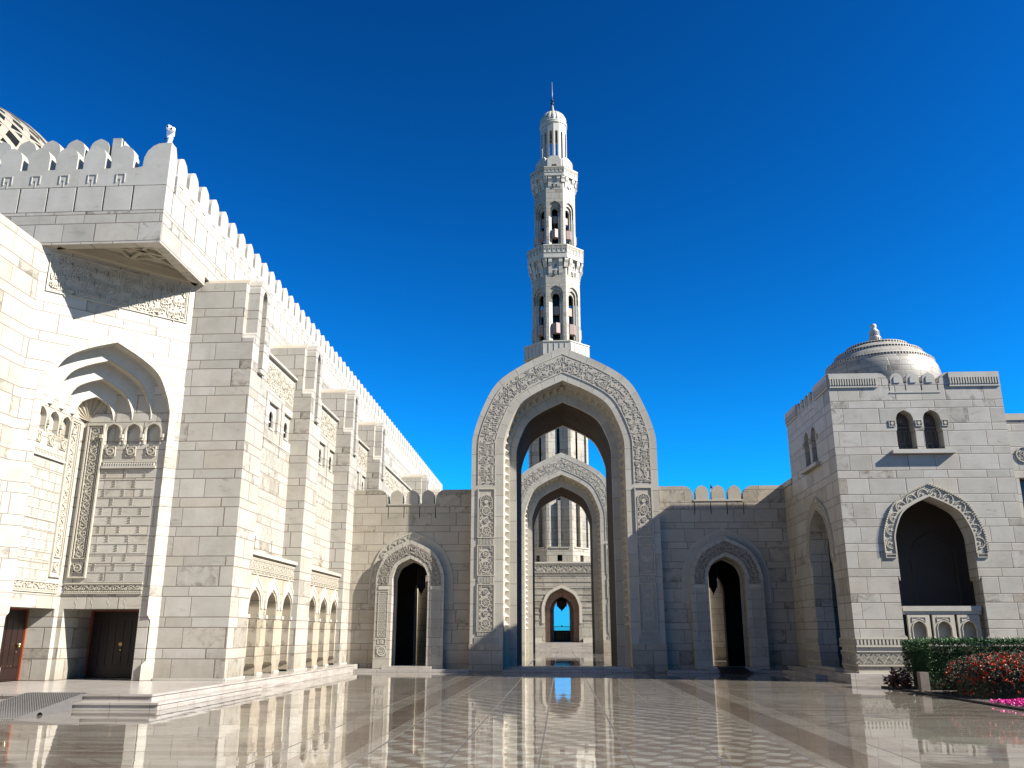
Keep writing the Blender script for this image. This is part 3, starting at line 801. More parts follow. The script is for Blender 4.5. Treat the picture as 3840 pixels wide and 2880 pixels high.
# ---- chamfered corner with the stepped arched recess (u = -s along the 45 degree wall)
UC = -2.29
def notch_path():
    a = arch(UC, 8.5, 1.9)
    L = [(UC - 1.9, .34), (UC - 1.9, .80), (UC - 2.02, .92), (UC - 2.02, 2.1), (UC - 1.9, 2.28)]
    return L + a + [(2 * UC - u, z) for u, z in reversed(L)]
b = MB()
b.plate(F45, rect_open(-4.83, 0, .34, 13.29, [notch_path()]), -.12, 0)
b.build('chamfer_wall', M['block'], hall)
b = MB()
A0 = arch(UC, 8.5, 1.9)
b.ring(F45, arch(UC, 8.5, 2.13, 7.2), arch(UC, 8.5, 1.9, 7.2), 0, .012)
b.build('arch_border', M['vous_small'], hall)
rec = MB(); 
for hw, d0, d1 in ((1.9, .12, .5), (1.5, .5, .95), (1.05, .95, 1.4), (.6, 1.4, 1.62)):
    e = arch(UC, 8.5, hw); ew = 2.2
    rec.plate(F45, [(UC - ew, 8.5)] + e + [(UC + ew, 8.5), (UC + ew, 12.0), (UC - ew, 12.0)], -d1, -d0 - .001)
ro = rec.build('stepped_arch', M['plain'], hall)
for hw, d0, d1 in ((1.5, .5, .95), (1.05, .95, 1.4), (.6, 1.4, 1.62)):
    mb = MB(); P = arch(UC, 8.5, hw - .005); Q = arch(UC, 8.5, hw - .02)
    mb.ring(F45, P, Q, -d0 - .17, -d0 - .001)
    f, L = path_map(F45, arch(UC, 8.5, hw), -d0)
    n = int(L / .16)
    for i in range(n):          # woven chain on the front edge of each soffit
        s0 = L * i / n; s1 = L * (i + 1) / n; sm = (s0 + s1) / 2
        v = [f(s0, -.022, -.08), f(sm, -.04, -.02), f(s1, -.022, -.08), f(sm, -.04, -.14), f(sm, -.012, -.08)]
        mb.add(v, [(0, 1, 4), (1, 2, 4), (2, 3, 4), (3, 0, 4)])
    mb.build('carved_edge', M['carve'], ro)
# radial joints on the soffits
mb = MB()
for hw, d0, d1 in ((1.9, .12, .5), (1.5, .68, .95), (1.05, 1.13, 1.4)):
    f, L = path_map(F45, arch(UC, 8.5, hw), 0)
    n = int(L / .5)
    for i in range(1, n):
        s = L * i / n; v = [f(s - .006, -.004, -d0), f(s + .006, -.004, -d0), f(s + .006, -.004, -d1), f(s - .006, -.004, -d1)]
        mb.add(v, [(0, 1, 2, 3)])
        f2 = f
    for i in range(1, n):
        s = L * i / n; v = [f(s - .006, 0, -d1 + .002), f(s + .006, 0, -d1 + .002), f(s + .006, -.38, -d1 + .002), f(s - .006, -.38, -d1 + .002)]
        mb.add(v, [(0, 1, 2, 3)])
mb.build('joint_line', M['ground_carve'], ro)
# fluted shell in the corner
P = arch(UC, 8.5, .6)[::1]; f, L = path_map(F45, P, 0); n = 22
v = [F45.p(UC, 8.45, -1.98)]; fs = []
for i in range(n + 1): v.append(f(L * i / n, 0, -1.63 - (.10 if i % 2 else 0)))
for i in range(n): fs.append((0, i + 1, i + 2))
mb = MB().add(v, fs); mb.build('shell_niche', M['plain_warm'], ro)

FR_ = Fr(0, 27.0, 0, -1)       # right flank of the recess
FL_ = Fr(-15.6, 0, 1, 0)       # left flank
def flank(fr, c0, c1, nc, door, strip, panel, sgn, deep):
    """c0..c1 extent, nc niche centres, door (u0,u1), strip (u0,u1), panel (u0,u1)"""
    holes = []
    for c in nc: holes.append([(c - .25, 7.66), (c + .25, 7.66)] + arch(c, 8.06, .25)[::-1])
    mb = MB(); mb.plate(fr, rect_open(c0, c1, .34, 13.29, [[(door[0], .34), (door[0], 2.45), (door[1], 2.45), (door[1], .34)]]), -.15, 0, holes)
    mb.plate(fr, rect_open(c0, c1, .34, 13.29, [[(door[0], .34), (door[0], 2.45), (door[1], 2.45), (door[1], .34)]]), -deep, -.151)
    o = mb.build('recess_wall', M['block'], hall)
    mb = MB(); p0, p1 = panel
    for c in nc:
        roundel(mb, fr, c, 7.42, .13, 0, .05)
        mb.ring(fr, arch(c, 8.06, .30, 7.66), arch(c, 8.06, .25, 7.66), 0, .03)
    for i in range(len(nc) + 1):
        c = nc[0] - .34 + i * (nc[1] - nc[0]) * 1.0
        mb.fbox(fr, c - .05, c + .05, 7.86, 7.98, 0, .12); mb.fbox(fr, c - .03, c + .03, 7.78, 7.86, 0, .07)
    mb.fbox(fr, p0, p1, 7.06, 7.10, 0, .03)
    mb.build('roundel_niche', M['carve'], o)
    mb = MB(); dentils(mb, fr, p0 + .03, p1 - .03, 6.93, 7.04, 0, .06, 22); mb.fbox(fr, p0, p1, 6.86, 6.93, 0, .07); mb.build('dentil_band', M['plain'], o)
    mb = MB(); r = 0; z = 3.27
    while z < 6.7:
        u = p0 + (.16 if r % 2 else .48)
        while u < p1 - .06: serration(mb, fr, u, z + .03, z + .26, 0, .028, .075); u += .65
        mb.fbox(fr, p0, p1, z - .008, z + .008, 0, .014)
        z += .293; r += 1
    mb.build('serrated_panel', M['plain'], o)
    s0, s1 = strip
    mb = MB(); frame_bars(mb, fr, s0, s1, 3.38, 8.34, .05, 0, .07); frame_bars(mb, fr, s0 + .09, s1 - .09, 3.98, 8.26, .03, 0, .05)
    vine(mb, fr, s0 + .13, s1 - .13, 4.02, 8.22, 0, .035, True, .22, .014); vine(mb, fr, s1 - .13, s0 + .13, 4.02, 8.22, 0, .03, True, .31, .010); roundel(mb, fr, (s0 + s1) / 2, 3.70, .12, 0, .06)
    mb.build('carved_strip', M['carve'], o)
    f0, f1 = min(s0, p0) - .05, max(s1, p1) + .02
    mb = MB(); mb.fbox(fr, f0, f1, 3.19, 3.24, 0, .05); mb.fbox(fr, f0, f1, 2.90, 2.93, 0, .04)
    vine(mb, fr, f0, f1, 3.0, 3.19, 0, .035, False, .26, .012); vine(mb, fr, f0, f1, 3.19, 3.0, 0, .03, False, .36, .009); dentils(mb, fr, f0, f1, 2.94, 2.98, 0, .04, int((f1 - f0) / .06))
    for c in [f0 + .45 + .52 * i for i in range(5)]:       # interlocking lintel joints
        if c < f1 - .1: mb.ribbon(fr, [(c, 2.46), (c, 2.58)] + [(c - .06 * math.sin(a), 2.67 - .08 * math.cos(a)) for a in [i * math.pi / 6 for i in range(7)]] + [(c, 2.76), (c, 2.89)], .006, 0, .006)
    mb.build('scroll_frieze', M['carve'], o)
    return o
flank(FR_, -15.9, -12.70, [-14.60, -13.92, -13.25], (-15.45, -13.03), (-15.46, -14.87), (-14.82, -13.03), 1, 1.88)
flank(FL_, 24.10, 27.2, [24.56, 25.24, 25.93], (24.38, 26.78), (26.14, 26.74), (24.34, 26.10), -1, .96)

def door(fr, u0, u1, z0, z1, w, planks, side_frame):
    mb = MB(); mb.fbox(fr, u0 + .06, u1 - .06, z0, z1 - .06, w - .08, w)
    d = mb.build('door', M['wood'], hall)
    mb = MB(); mb.fbox(fr, u0, u0 + .07, z0, z1, w - .1, w + .06); mb.fbox(fr, u1 - .07, u1, z0, z1, w - .1, w + .06); mb.fbox(fr, u0, u1, z1 - .07, z1, w - .1, w + .05)
    mb.build('door_frame', M['wood_red'], d)
    mb = MB(); n = planks; p = (u1 - u0 - .2) / n
    for i in range(n): mb.fbox(fr, u0 + .1 + i * p + .012, u0 + .1 + (i + 1) * p - .012, z0 + .38, z1 - .34, w, w + .02)
    mb.fbox(fr, u0 + .1, u1 - .1, z0 + .05, z0 + .33, w, w + .025); mb.fbox(fr, u0 + .1, u1 - .1, z1 - .30, z1 - .12, w, w + .025)
    mb.build('door_panel', M['wood'], d)
    return d
dr = door(FR_, -15.44, -12.9, .36, 2.47, -1.75, 9, True)
mb = MB(); f2 = Fr(-14.4, 28.75, 0, -1)
mb.disc(f2, .05, 1.38, .03, .065, 0, .05, 16); mb.disc(f2, .05, 1.38, .001, .03, .0, .03, 12); mb.disc(f2, .06, 1.20, .001, .028, 0, .04, 10)
mb.build('door_handle', M['brass'], dr)
mb = MB()
for z in (.75, 1.5, 2.15): mb.fbox(f2, .74, .76, z - .07, z + .07, 0, .05)
mb.build('hinge', M['brass'], dr)
dl = door(FL_, 24.3, 26.79, .36, 2.47, -.86, 8, True)
mb = MB(); f3 = Fr(-16.46, 0, 1, 0)
mb.lathe(-16.37, 26.46, [(.02, 1.30), (.05, 1.33), (.058, 1.37), (.05, 1.42), (.02, 1.44)], 10); mb.fbox(f3, 26.44, 26.48, 1.36, 1.39, 0, .06); mb.fbox(f3, 26.43, 26.50, 1.16, 1.20, 0, .03)
mb.build('door_handle', M['brass'], dl)
for y_ in (25.85, 26.12, 26.3):
    mb = MB(); mb.disc(f3, y_, .78, .001, .018, 0, .03, 8); mb.build('stud', M['brass'], dl)

# inscription over the recess
mb = MB(); mb.fbox(F45, -4.58, -.16, 11.86, 13.16, 0, .012); pn = mb.build('inscription_panel', M['ground_carve'], hall)
mb = MB(); lettering(mb, flat_map(F45, -4.50, 11.90, .012), TX3, .035, 4.26, 1.2); frame_bars(mb, F45, -4.58, -.16, 11.86, 13.16, .03, .012, .03); mb.build('lettering', M['carve'], pn)

# lattice dome far behind
DC = (-54.2, 60.0, 23.7); DR = 21.0
def dp(az, el, r=DR): return (DC[0] + r * math.cos(el) * math.cos(az), DC[1] + r * math.cos(el) * math.sin(az), DC[2] + r * math.sin(el))
def dstrip(mb, f, hw, r0, r1, n=26, close=True):
    v = []
    for i in range(n + 1):
        t = i / n; a0, e0 = f(t); a1, e1 = f(min(1, t + .01)); ta, te = (a1 - a0) * math.cos(e0), e1 - e0; l = math.hypot(ta, te) or 1
        na, ne = -te / l * hw / DR, ta / l * hw / DR; ce = max(.08, math.cos(e0))
        for sg, r in ((1, r0), (1, r1), (-1, r1), (-1, r0)): v.append(dp(a0 + sg * na / ce, e0 + sg * ne, r))
    fs = []
    for i in range(n):
        for q in range(3): fs.append((4 * i + q, 4 * i + 4 + q, 4 * i + 5 + q, 4 * i + q + 1))
    mb.add(v, fs)
mb = MB(); mb.lathe(DC[0], DC[1], [((DR - 1.6) * math.cos(e), DC[2] + (DR - 1.6) * math.sin(e)) for e in [math.radians(q) for q in (-14, 0, 12, 24, 36, 48, 60, 70, 80, 88)]], 48)
dome = mb.build('dome', M['inner_dome'], hall)
for k in range(16):
    mb = MB(); a = k * math.pi / 8 + math.radians(-33.5)
    dstrip(mb, lambda t: (a, math.radians(-12 + 98 * t)), .30, DR - .9, DR + .12); mb.build('dome_rib', M['lattice'], dome)
mb = MB(); NL = 64
for k in range(NL):
    for sg in (-1, 1):
        a = k * 2 * math.pi / NL
        dstrip(mb, lambda t: (a + sg * .95 * t, math.radians(-12 + 92 * t)), .27, DR - .55, DR - (.02 if sg > 0 else .0), 22)
for el in range(-8, 80, 8): dstrip(mb, lambda t: (2 * math.pi * t, math.radians(el)), .14, DR - .5, DR - .04, 90)
mb.build('dome_lattice', M['lattice'], dome)

# camera mast on the corner merlon
cam_t = thing('security_camera', (-12.3, 23.86, 16.77), 'white twin head camera on the tall corner merlon of the hall', 'camera', 'roof cameras')
mb = MB(); mb.lathe(-12.3, 23.86, [(.10, 16.75), (.10, 16.80), (.075, 16.82), (.07, 16.98), (.09, 17.0)], 14); mb.build('base', M['white_paint'], cam_t)
mb = MB(); mb.box(-12.37, -12.23, 23.80, 23.92, 16.98, 17.26); mb.box(-12.41, -12.19, 23.81, 23.91, 17.08, 17.24); mb.build('bracket', M['white_paint'], cam_t)
for dx, dz, dy in ((-.07, .20, 0), (.09, .08, -.06)):
    mb = MB(); mb.lathe(-12.3 + dx, 23.84 + dy, [(.05, 17.10 + dz), (.085, 17.13 + dz), (.085, 17.22 + dz), (.05, 17.25 + dz)], 8); hd = mb.build('housing', M['white_paint'], cam_t)
    mb = MB(); mb.disc(Fr(-12.3 + dx + .0, 23.84 + dy - .084, 0, -1), 0, 17.175 + dz, .001, .035, 0, .006, 10); mb.build('lens', M['dark'], hd)
mb = MB(); mb.box(-12.5, -12.33, 23.86, 23.88, 16.98, 17.0); mb.build('cable', M['dark'], cam_t)

# ================================================================== COURTYARD WALLS
def end_wall(side):
    if side < 0: Y = 42.75; x0, x1, cx = -10.6, -4.2, -7.24; Lb = 'courtyard wall left of the big gateway, with three sunlit and shaded merlons and an arched doorway'
    else: Y = 42.10; x0, x1, cx = 4.6, 10.82, 7.76; Lb = 'shaded courtyard wall between the big gateway and the domed pavilion, with an arched doorway'
    t = thing('courtyard_wall', (cx, Y, 0), Lb, 'wall')
    fr = Fr(0, Y, 0, -1); s = Y / 42.75
    mc = [cx - .87 * s + .79 * s * i for i in range(3)]; g0, g1 = mc[0] - .42, mc[2] + .40
    zt, zg = 8.63 * (1 if side < 0 else .996), 7.93
    def q(sx, a):      # quarter curve from the block top down to the gap
        r = [(0, zt), (.14, zt - .03), (.29, zt - .14), (.39, zt - .32), (.42, zt - .5), (.42, zg)]
        return [(a + sx * u, z) for u, z in r]
    topl = q(1, g0 - .42); topr = q(-1, g1 + .42)
    top = [(x1, zt)] + topr + topl[::-1] + [(x0, zt)]
    op = [(cx - 1.0, 0)] + arch(cx, 4.22, 1.0) + [(cx + 1.0, 0)]
    slits = [rect(m - .395 * s - .02, m - .395 * s + .02, 7.22, 7.80) for m in mc] + [rect(mc[2] + .375 * s, mc[2] + .415 * s, 7.22, 7.80)]
    mb = MB(); mb.plate(fr, rect_open(x0, x1, 0, 0, [op], top), -.55, 0, slits); w = mb.build('wall', M['block_warm'], t)
    mb = MB(); mb.fbox(fr, x0, x1, 7.0, 7.9, -.62, -.551); mb.fbox(fr, g0, g1, 7.86, 7.935, -.53, .03); mb.build('parapet_back', M['plain_warm'], t)
    for m in mc:
        mm = MB(); mp_ = merlon_poly(.31, .305, .01, .70); mm.plate(Fr(m, Y, 0, -1), [(u, z + zg + .004) for u, z in mp_], -.45, .001)
        mm.plate(Fr(m, Y, 0, -1), [(u * .86, z * .93 + zg + .006) for u, z in mp_], -.50, -.45)
        mm.build('merlon', M['plain_warm'], t)
    # low relief scalloped arch
    mb = MB(); O = arch(cx, 4.2, 2.05, 3.08); I = arch(cx, 4.2, 1.60, 3.08); mb.ring(fr, O, I, 0, .02)
    mb.ring(fr, arch(cx, 4.2, 2.05, 3.08), arch(cx, 4.2, 1.99, 3.08), .02, .05)
    scallops(mb, fr, arch(cx, 4.2, 1.80, 3.15), .20, .02, .03, 15)
    mb.build('scalloped_band', M['carve'], t)
    # projecting door surround
    O = arch(cx, 4.20, 1.66, .14); I = arch(cx, 4.22, .87, .14)
    mb = MB(); mb.ring(fr, O, I, -.55, .35); d = mb.build('doorway_arch', M['vous_small'], t)
    mb = MB(); mb.ring(fr, arch(cx, 4.2, 1.50, 3.94), arch(cx, 4.22, 1.03, 3.94), .35, .358); g = mb.build('inscription_ground', M['ground_dark'], d)
    f, L = path_map(fr, arch(cx, 4.22, 1.06, 3.96), .358)
    mb = MB(); lettering(mb, lambda s_, t_, dd: f(s_, t_, dd), TX2, .02, L, .42); mb.build('lettering', M['carve'], g)
    # inner stepped reveal
    mb = MB(); mb.ring(fr, arch(cx, 4.20, .99, .2), arch(cx, 4.20, .80, .2), -.75, -.551); mb.build('inner_reveal', M['plain_warm'], d)
    mb = MB()
    for sg in (-1, 1):
        c = cx + sg * 1.265
        mb.fbox(fr, c - .25, c + .25, 3.76, 3.92, .35, .38); frame_bars(mb, fr, c - .235, c + .235, 1.58, 3.68, .025, .35, .025)
        k = 0; z = 1.66
        while z < 3.6:
            for i in range(3):
                uu = c - .13 + i * .13 + (.03 if k % 2 else -.03)
                mb.ribbon(fr, [(uu - .05, z), (uu, z + .045), (uu + .05, z), (uu, z - .045), (uu - .05, z)], .012, .35, .37)
            z += .105; k += 1
        frame_bars(mb, fr, c - .2, c + .2, 1.25, 1.48, .02, .35, .02); mb.disc(fr, c, 1.365, .03, .07, .35, .37, 12)
        mb.disc(fr, c, .92, .17, .22, .35, .38, 20); mb.disc(fr, c, .92, .09, .13, .35, .375, 16); mb.disc(fr, c, .92, .001, .045, .35, .39, 10); frame_bars(mb, fr, c - .24, c + .24, .68, 1.16, .015, .35, .015)
    mb.build('jamb_carving', M['carve'], d)
    # vaulted passage behind
    a, e = (-10.6, -2.2 - 2.0) if side < 0 else (4.7, 10.8)
    xb0, xb1 = (-7.95, -6.0) if side < 0 else (6.7, 8.75); cb = (xb0 + xb1) / 2; hb = (xb1 - xb0) / 2
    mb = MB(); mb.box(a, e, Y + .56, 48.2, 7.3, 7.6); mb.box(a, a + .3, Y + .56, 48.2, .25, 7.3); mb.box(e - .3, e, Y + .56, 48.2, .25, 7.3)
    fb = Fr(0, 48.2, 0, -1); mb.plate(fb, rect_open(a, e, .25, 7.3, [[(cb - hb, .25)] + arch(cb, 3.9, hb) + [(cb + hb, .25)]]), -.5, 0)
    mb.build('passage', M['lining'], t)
    return t
end_wall(-1); end_wall(1)

for xx, yy, gr in ((-8.3, 52.5, 0), (8.9, 53.0, 1)):
    t = thing('inner_wall', (xx, yy, .25), 'sunlit stone wall glimpsed through the %s doorway' % ('left' if gr == 0 else 'right'), 'wall')
    mb = MB(); mb.box(xx - 3.2, xx + 3.2, yy, yy + .5, .25, 6.0); mb.build('wall', M['block_warm'], t)
    mb = MB(); 
    for k in (-2.2, -.6, 1.0): mb.box(xx + k, xx + k + .45, yy - .35, yy, .25, 5.2)
    mb.build('pilaster', M['plain_warm'], t)

def lantern(x, y, ztip, label, grp, s=1.0, zc=7.3):
    t = thing('hanging_lantern', (x, y, ztip), label, 'lantern', grp)
    mb = MB(); mb.lathe(x, y, [(.02 * s, ztip), (.035 * s, ztip + .05 * s), (.02 * s, ztip + .09 * s), (.09 * s, ztip + .20 * s), (.19 * s, ztip + .42 * s), (.20 * s, ztip + .46 * s)], 8, False); mb.build('finial', M['dark'], t)
    mb = MB(); mb.lathe(x, y, [(.20 * s, ztip + .46 * s), (.225 * s, ztip + .48 * s), (.19 * s, ztip + .52 * s), (.19 * s, ztip + 1.35 * s), (.22 * s, ztip + 1.40 * s)], 8, False)
    for k in range(8):
        a = k * math.pi / 4; mb.box(x + .2 * s * math.cos(a) - .015, x + .2 * s * math.cos(a) + .015, y + .2 * s * math.sin(a) - .015, y + .2 * s * math.sin(a) + .015, ztip + .38 * s, ztip + 1.42 * s)
    mb.build('body', M['dark'], t)
    mb = MB(); mb.lathe(x, y, [(.23 * s, ztip + 1.40 * s), (.16 * s, ztip + 1.6 * s), (.06 * s, ztip + 1.85 * s), (.02 * s, ztip + 1.95 * s)], 8, False); mb.build('cap', M['dark'], t)
    mb = MB(); mb.lathe(x, y, [(.012, ztip + 1.9 * s), (.012, zc)], 6); mb.build('chain', M['dark'], t)
lantern(-7.1, 45.0, 3.56, 'black metal lantern hanging in the left arched doorway', 'hanging lanterns')
lantern(7.66, 45.0, 3.56, 'black metal lantern hanging in the shaded right arched doorway', 'hanging lanterns')

# ================================================================== GATEWAYS
def gateway():
    t = thing('gateway_arch', (.27, 41.8, 0), 'tall pointed marble gateway with carved calligraphy band, the nearer and larger looking one', 'gateway', 'pointed gateways on the axis')
    fr = Fr(.27, 41.8, 0, -1)
    O = arch(0, 10.5, 4.53, .004); I = arch(0, 10.52, 2.97, .004)
    mb = MB(); mb.ring(fr, O, I, -1.2, 0); a1 = mb.build('outer_arch', M['vous'], t)
    mb = MB(); mb.ring(fr, arch(0, 10.5, 4.50, .004), arch(0, 10.42, 2.40, .004), -1.52, -1.3); mb.ring(fr, arch(0, 10.5, 4.50, .004), arch(0, 10.42, 2.38, .004), -6.75, -6.5); a2 = mb.build('inner_arch', M['vous'], t)
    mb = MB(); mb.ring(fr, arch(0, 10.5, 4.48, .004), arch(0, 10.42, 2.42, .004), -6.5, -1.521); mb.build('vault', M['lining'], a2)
    mb = MB(); mb.ring(fr, arch(0, 10.5, 4.50, .004), arch(0, 10.50, 2.74, .004), -1.299, -1.201)
    f, L = path_map(fr, arch(0, 10.52, 2.97, 1.9), 0); n = int(L / .40); f2 = f
    for i in range(n):
        s0, s1 = L * i / n, L * (i + 1) / n; sm = (s0 + s1) / 2
        v = [f(s0, 0, -1.19), f(s1, 0, -1.19), f(sm, -.23, -1.19), f(sm, -.05, -.90), f(s0, 0, -.86), f(s1, 0, -.86)]
        mb.add(v, [(0, 1, 2), (0, 2, 3), (1, 3, 2), (4, 3, 5), (0, 3, 4), (1, 5, 3)])
    mb.build('faceted_band', M['carve'], a1)
    # calligraphy band
    mb = MB(); mb.ring(fr, arch(0, 10.5, 4.19, 8.75), arch(0, 10.5, 3.38, 8.75), 0, .010); pn = mb.build('inscription_band', M['ground_carve'], a1)
    mb = MB(); mb.ring(fr, arch(0, 10.5, 4.22, 8.72), arch(0, 10.5, 4.18, 8.72), .010, .03); mb.ring(fr, arch(0, 10.5, 3.39, 8.72), arch(0, 10.5, 3.35, 8.72), .010, .03)
    f, L = path_map(fr, arch(0, 10.5, 3.42, 8.78), .010)
    lettering(mb, lambda s_, t_, dd: f(s_, t_, dd), TX1, .022, L, .73); mb.build('lettering', M['carve'], pn)
    for sg in (-1, 1):
        c = sg * 3.79; u0, u1 = c - .42, c + .42
        for z0, z1 in ((6.13, 8.52), (4.35, 5.81), (1.80, 3.98)):
            mb = MB(); mb.fbox(fr, u0, u1, z0, z1, 0, .006); p = mb.build('jamb_panel', M['ground_carve'], a1)
            mb = MB(); frame_bars(mb, fr, u0, u1, z0, z1, .05, .006, .045); frame_bars(mb, fr, u0 + .09, u1 - .09, z0 + .1, z1 - (.9 if z1 > 8 else .1), .02, .006, .03)
            if z1 > 8:
                interlace(mb, fr, u0 + .1, u1 - .1, z0 + .12, z1 - .85, .006, .032)
                A_ = arch(c, 7.95, .26, 7.62, .9); mb.ring(fr, arch(c, 7.95, .30, 7.62, .95), A_, .006, .05)
                for k in range(9):
                    a = math.pi * k / 8; mb.ribbon(fr, [(c + .13 * math.cos(a), 7.88 + .14 * math.sin(a)), (c + .25 * math.cos(a), 7.88 + .28 * math.sin(a))], .014, .006, .05)
                mb.disc(fr, c, 7.86, .001, .10, .006, .06, 12)
            else: interlace(mb, fr, u0 + .1, u1 - .1, z0 + .12, z1 - .12, .006, .032)
            mb.build('rosette_carving', M['carve'], p)
        mb = MB()
        for z0, z1 in ((5.84, 6.08), (4.02, 4.30), (1.62, 1.76)): dentils(mb, fr, u0 + .03, u1 - .03, z0, z1, 0, .04, 11)
        frame_bars(mb, fr, u0 - .08, u1 + .08, 1.30, 1.56, .025, 0, .03)
        for k in range(5):
            q = u0 - .02 + k * .17; mb.ribbon(fr, [(q, 1.34), (q + .085, 1.52), (q + .17, 1.34)], .012, 0, .025); mb.ribbon(fr, [(q, 1.52), (q + .085, 1.34), (q + .17, 1.52)], .012, 0, .022)
        mb.build('tooth_band', M['carve'], a1)
        mb = MB(); mb.fbox(fr, min(sg * 2.98, sg * 4.56), max(sg * 2.98, sg * 4.56), .004, 1.26, 0, .03); mb.build('jamb_base', M['block_warm'], a1)
    return t
gw = gateway()
gw2 = copy_tree(gw); gw2.location = (.22, 68.5, .0); gw2['label'] = 'farther pointed marble gateway seen through the opening of the nearer one'

# ================================================================== MINARET
def oct_faces(cx, cy, W):
    out = []
    for k in range(8):
        a = -math.pi / 2 + k * math.pi / 4; nx, ny = math.cos(a), math.sin(a)
        out.append((Fr(cx + nx * W / 2, cy + ny * W / 2, nx, ny), W / 2 * math.tan(math.pi / 8)))
    return out
def oct_ring(mb, cx, cy, W, z0, z1, w=None):
    r = W / 2 / math.cos(math.pi / 8)
    mb.lathe(cx, cy, [(r, z0), ((w or W) / 2 / math.cos(math.pi / 8), z1)], 8, False, math.pi / 8)
mi = thing('minaret', (0, 89.9, 0), 'tall slender marble minaret with two octagonal galleries and a ribbed cap, rising behind the gateway', 'minaret')
MX, MY = 0.0, 89.9
mb = MB(); fb = Fr(MX + .1, 86, 0, -1)
mb.plate(fb, rect_open(-7.0, 7.0, .7, 8.4, [[(-1.63, .7)] + arch(0, 4.05, 1.63) + [(1.63, .7)]]), -.9, 0)
base = mb.build('base_block', M['block_small'], mi)
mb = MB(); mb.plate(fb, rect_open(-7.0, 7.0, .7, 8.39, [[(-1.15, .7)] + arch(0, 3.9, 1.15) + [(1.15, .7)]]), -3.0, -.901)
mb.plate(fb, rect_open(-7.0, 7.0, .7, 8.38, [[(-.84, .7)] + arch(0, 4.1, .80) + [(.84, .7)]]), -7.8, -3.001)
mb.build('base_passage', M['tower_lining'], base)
mb = MB(); mb.ring(fb, arch(0, 4.05, 1.93, 2.67), arch(0, 4.05, 1.68, 2.67), 0, .08)
for z in (7.15, 6.55, 5.95, 5.35, 4.75, 4.15, 3.55, 2.95):
    hw = 1.93 if z < 4.3 else 1.93 * max(0, 1 - ((z - 4.2) / 2.25) ** 1.3)
    if z > 6.4: hw = 0
    for sg in (-1, 1):
        u0, u1 = (hw + .2, 6.9); 
        n = int((u1 - u0) / .12)
        for i in range(n): mb.fbox(fb, sg * (u0 + i * .12) - .03, sg * (u0 + i * .12) + .03, z, z + .09, 0, .05)
    if hw == 0: mb.fbox(fb, -.2, .2, z + .02, z + .07, 0, .05)
dentils(mb, fb, -6.9, 6.9, 8.12, 8.25, 0, .08, 90); dentils(mb, fb, -6.9, 6.9, 7.42, 7.52, 0, .08, 90); mb.fbox(fb, -7.05, 7.05, 8.30, 8.46, -.3, .12)
vine(mb, fb, -6.9, 6.9, 7.56, 8.08, 0, .04, False, .5, .03)
mb.box(MX - 6, MX - 1.9, 85.6, 86, .93, 1.30); mb.box(MX + 2.1, MX + 6, 85.6, 86, .93, 1.30)
mb.build('tooth_courses', M['carve'], base)
mb = MB(); mb.box(-6.9, 7.1, 86.1, 93.7, 8.3, 8.44); mb.build('base_roof', M['plain'], base)
# lower shaft
mb = MB()
for fr, h in oct_faces(MX, MY, 6.2):
    z0, z1 = 8.44, 30.0
    hc = h * .78
    mb.grid(fr, (-h, h, z0, z1), -.5, 0, [rect(-hc, -.14, 10.0, 28.6), rect(.14, hc, 10.0, 28.6), rect(-.14, .14, 14.6, 28.4), rect(-.24, .24, z0 + .15, z0 + .78)])
    # shallow concave flutes
    for sg in (-1, 1):
        v = []; n = 5
        for i in range(n + 1):
            u = sg * (.14 + (hc - .14) * i / n); w = -.16 - .28 * (1 - i / n) ** 1.0
            v += [fr.p(u, 10.0, w), fr.p(u, 28.6, w)]
        mb.add(v, [(2 * i, 2 * i + 2, 2 * i + 3, 2 * i + 1) for i in range(n)])
    mb.fbox(fr, -hc, hc, 9.86, 10.0, -.1, .07)
sh = mb.build('lower_shaft', M['block_small'], mi)
mb = MB(); oct_ring(mb, MX, MY, 4.6, 8.45, 30); mb.build('shaft_shade_core', M['dark'], sh)  # black core stands in for the shade of the hollow shaft

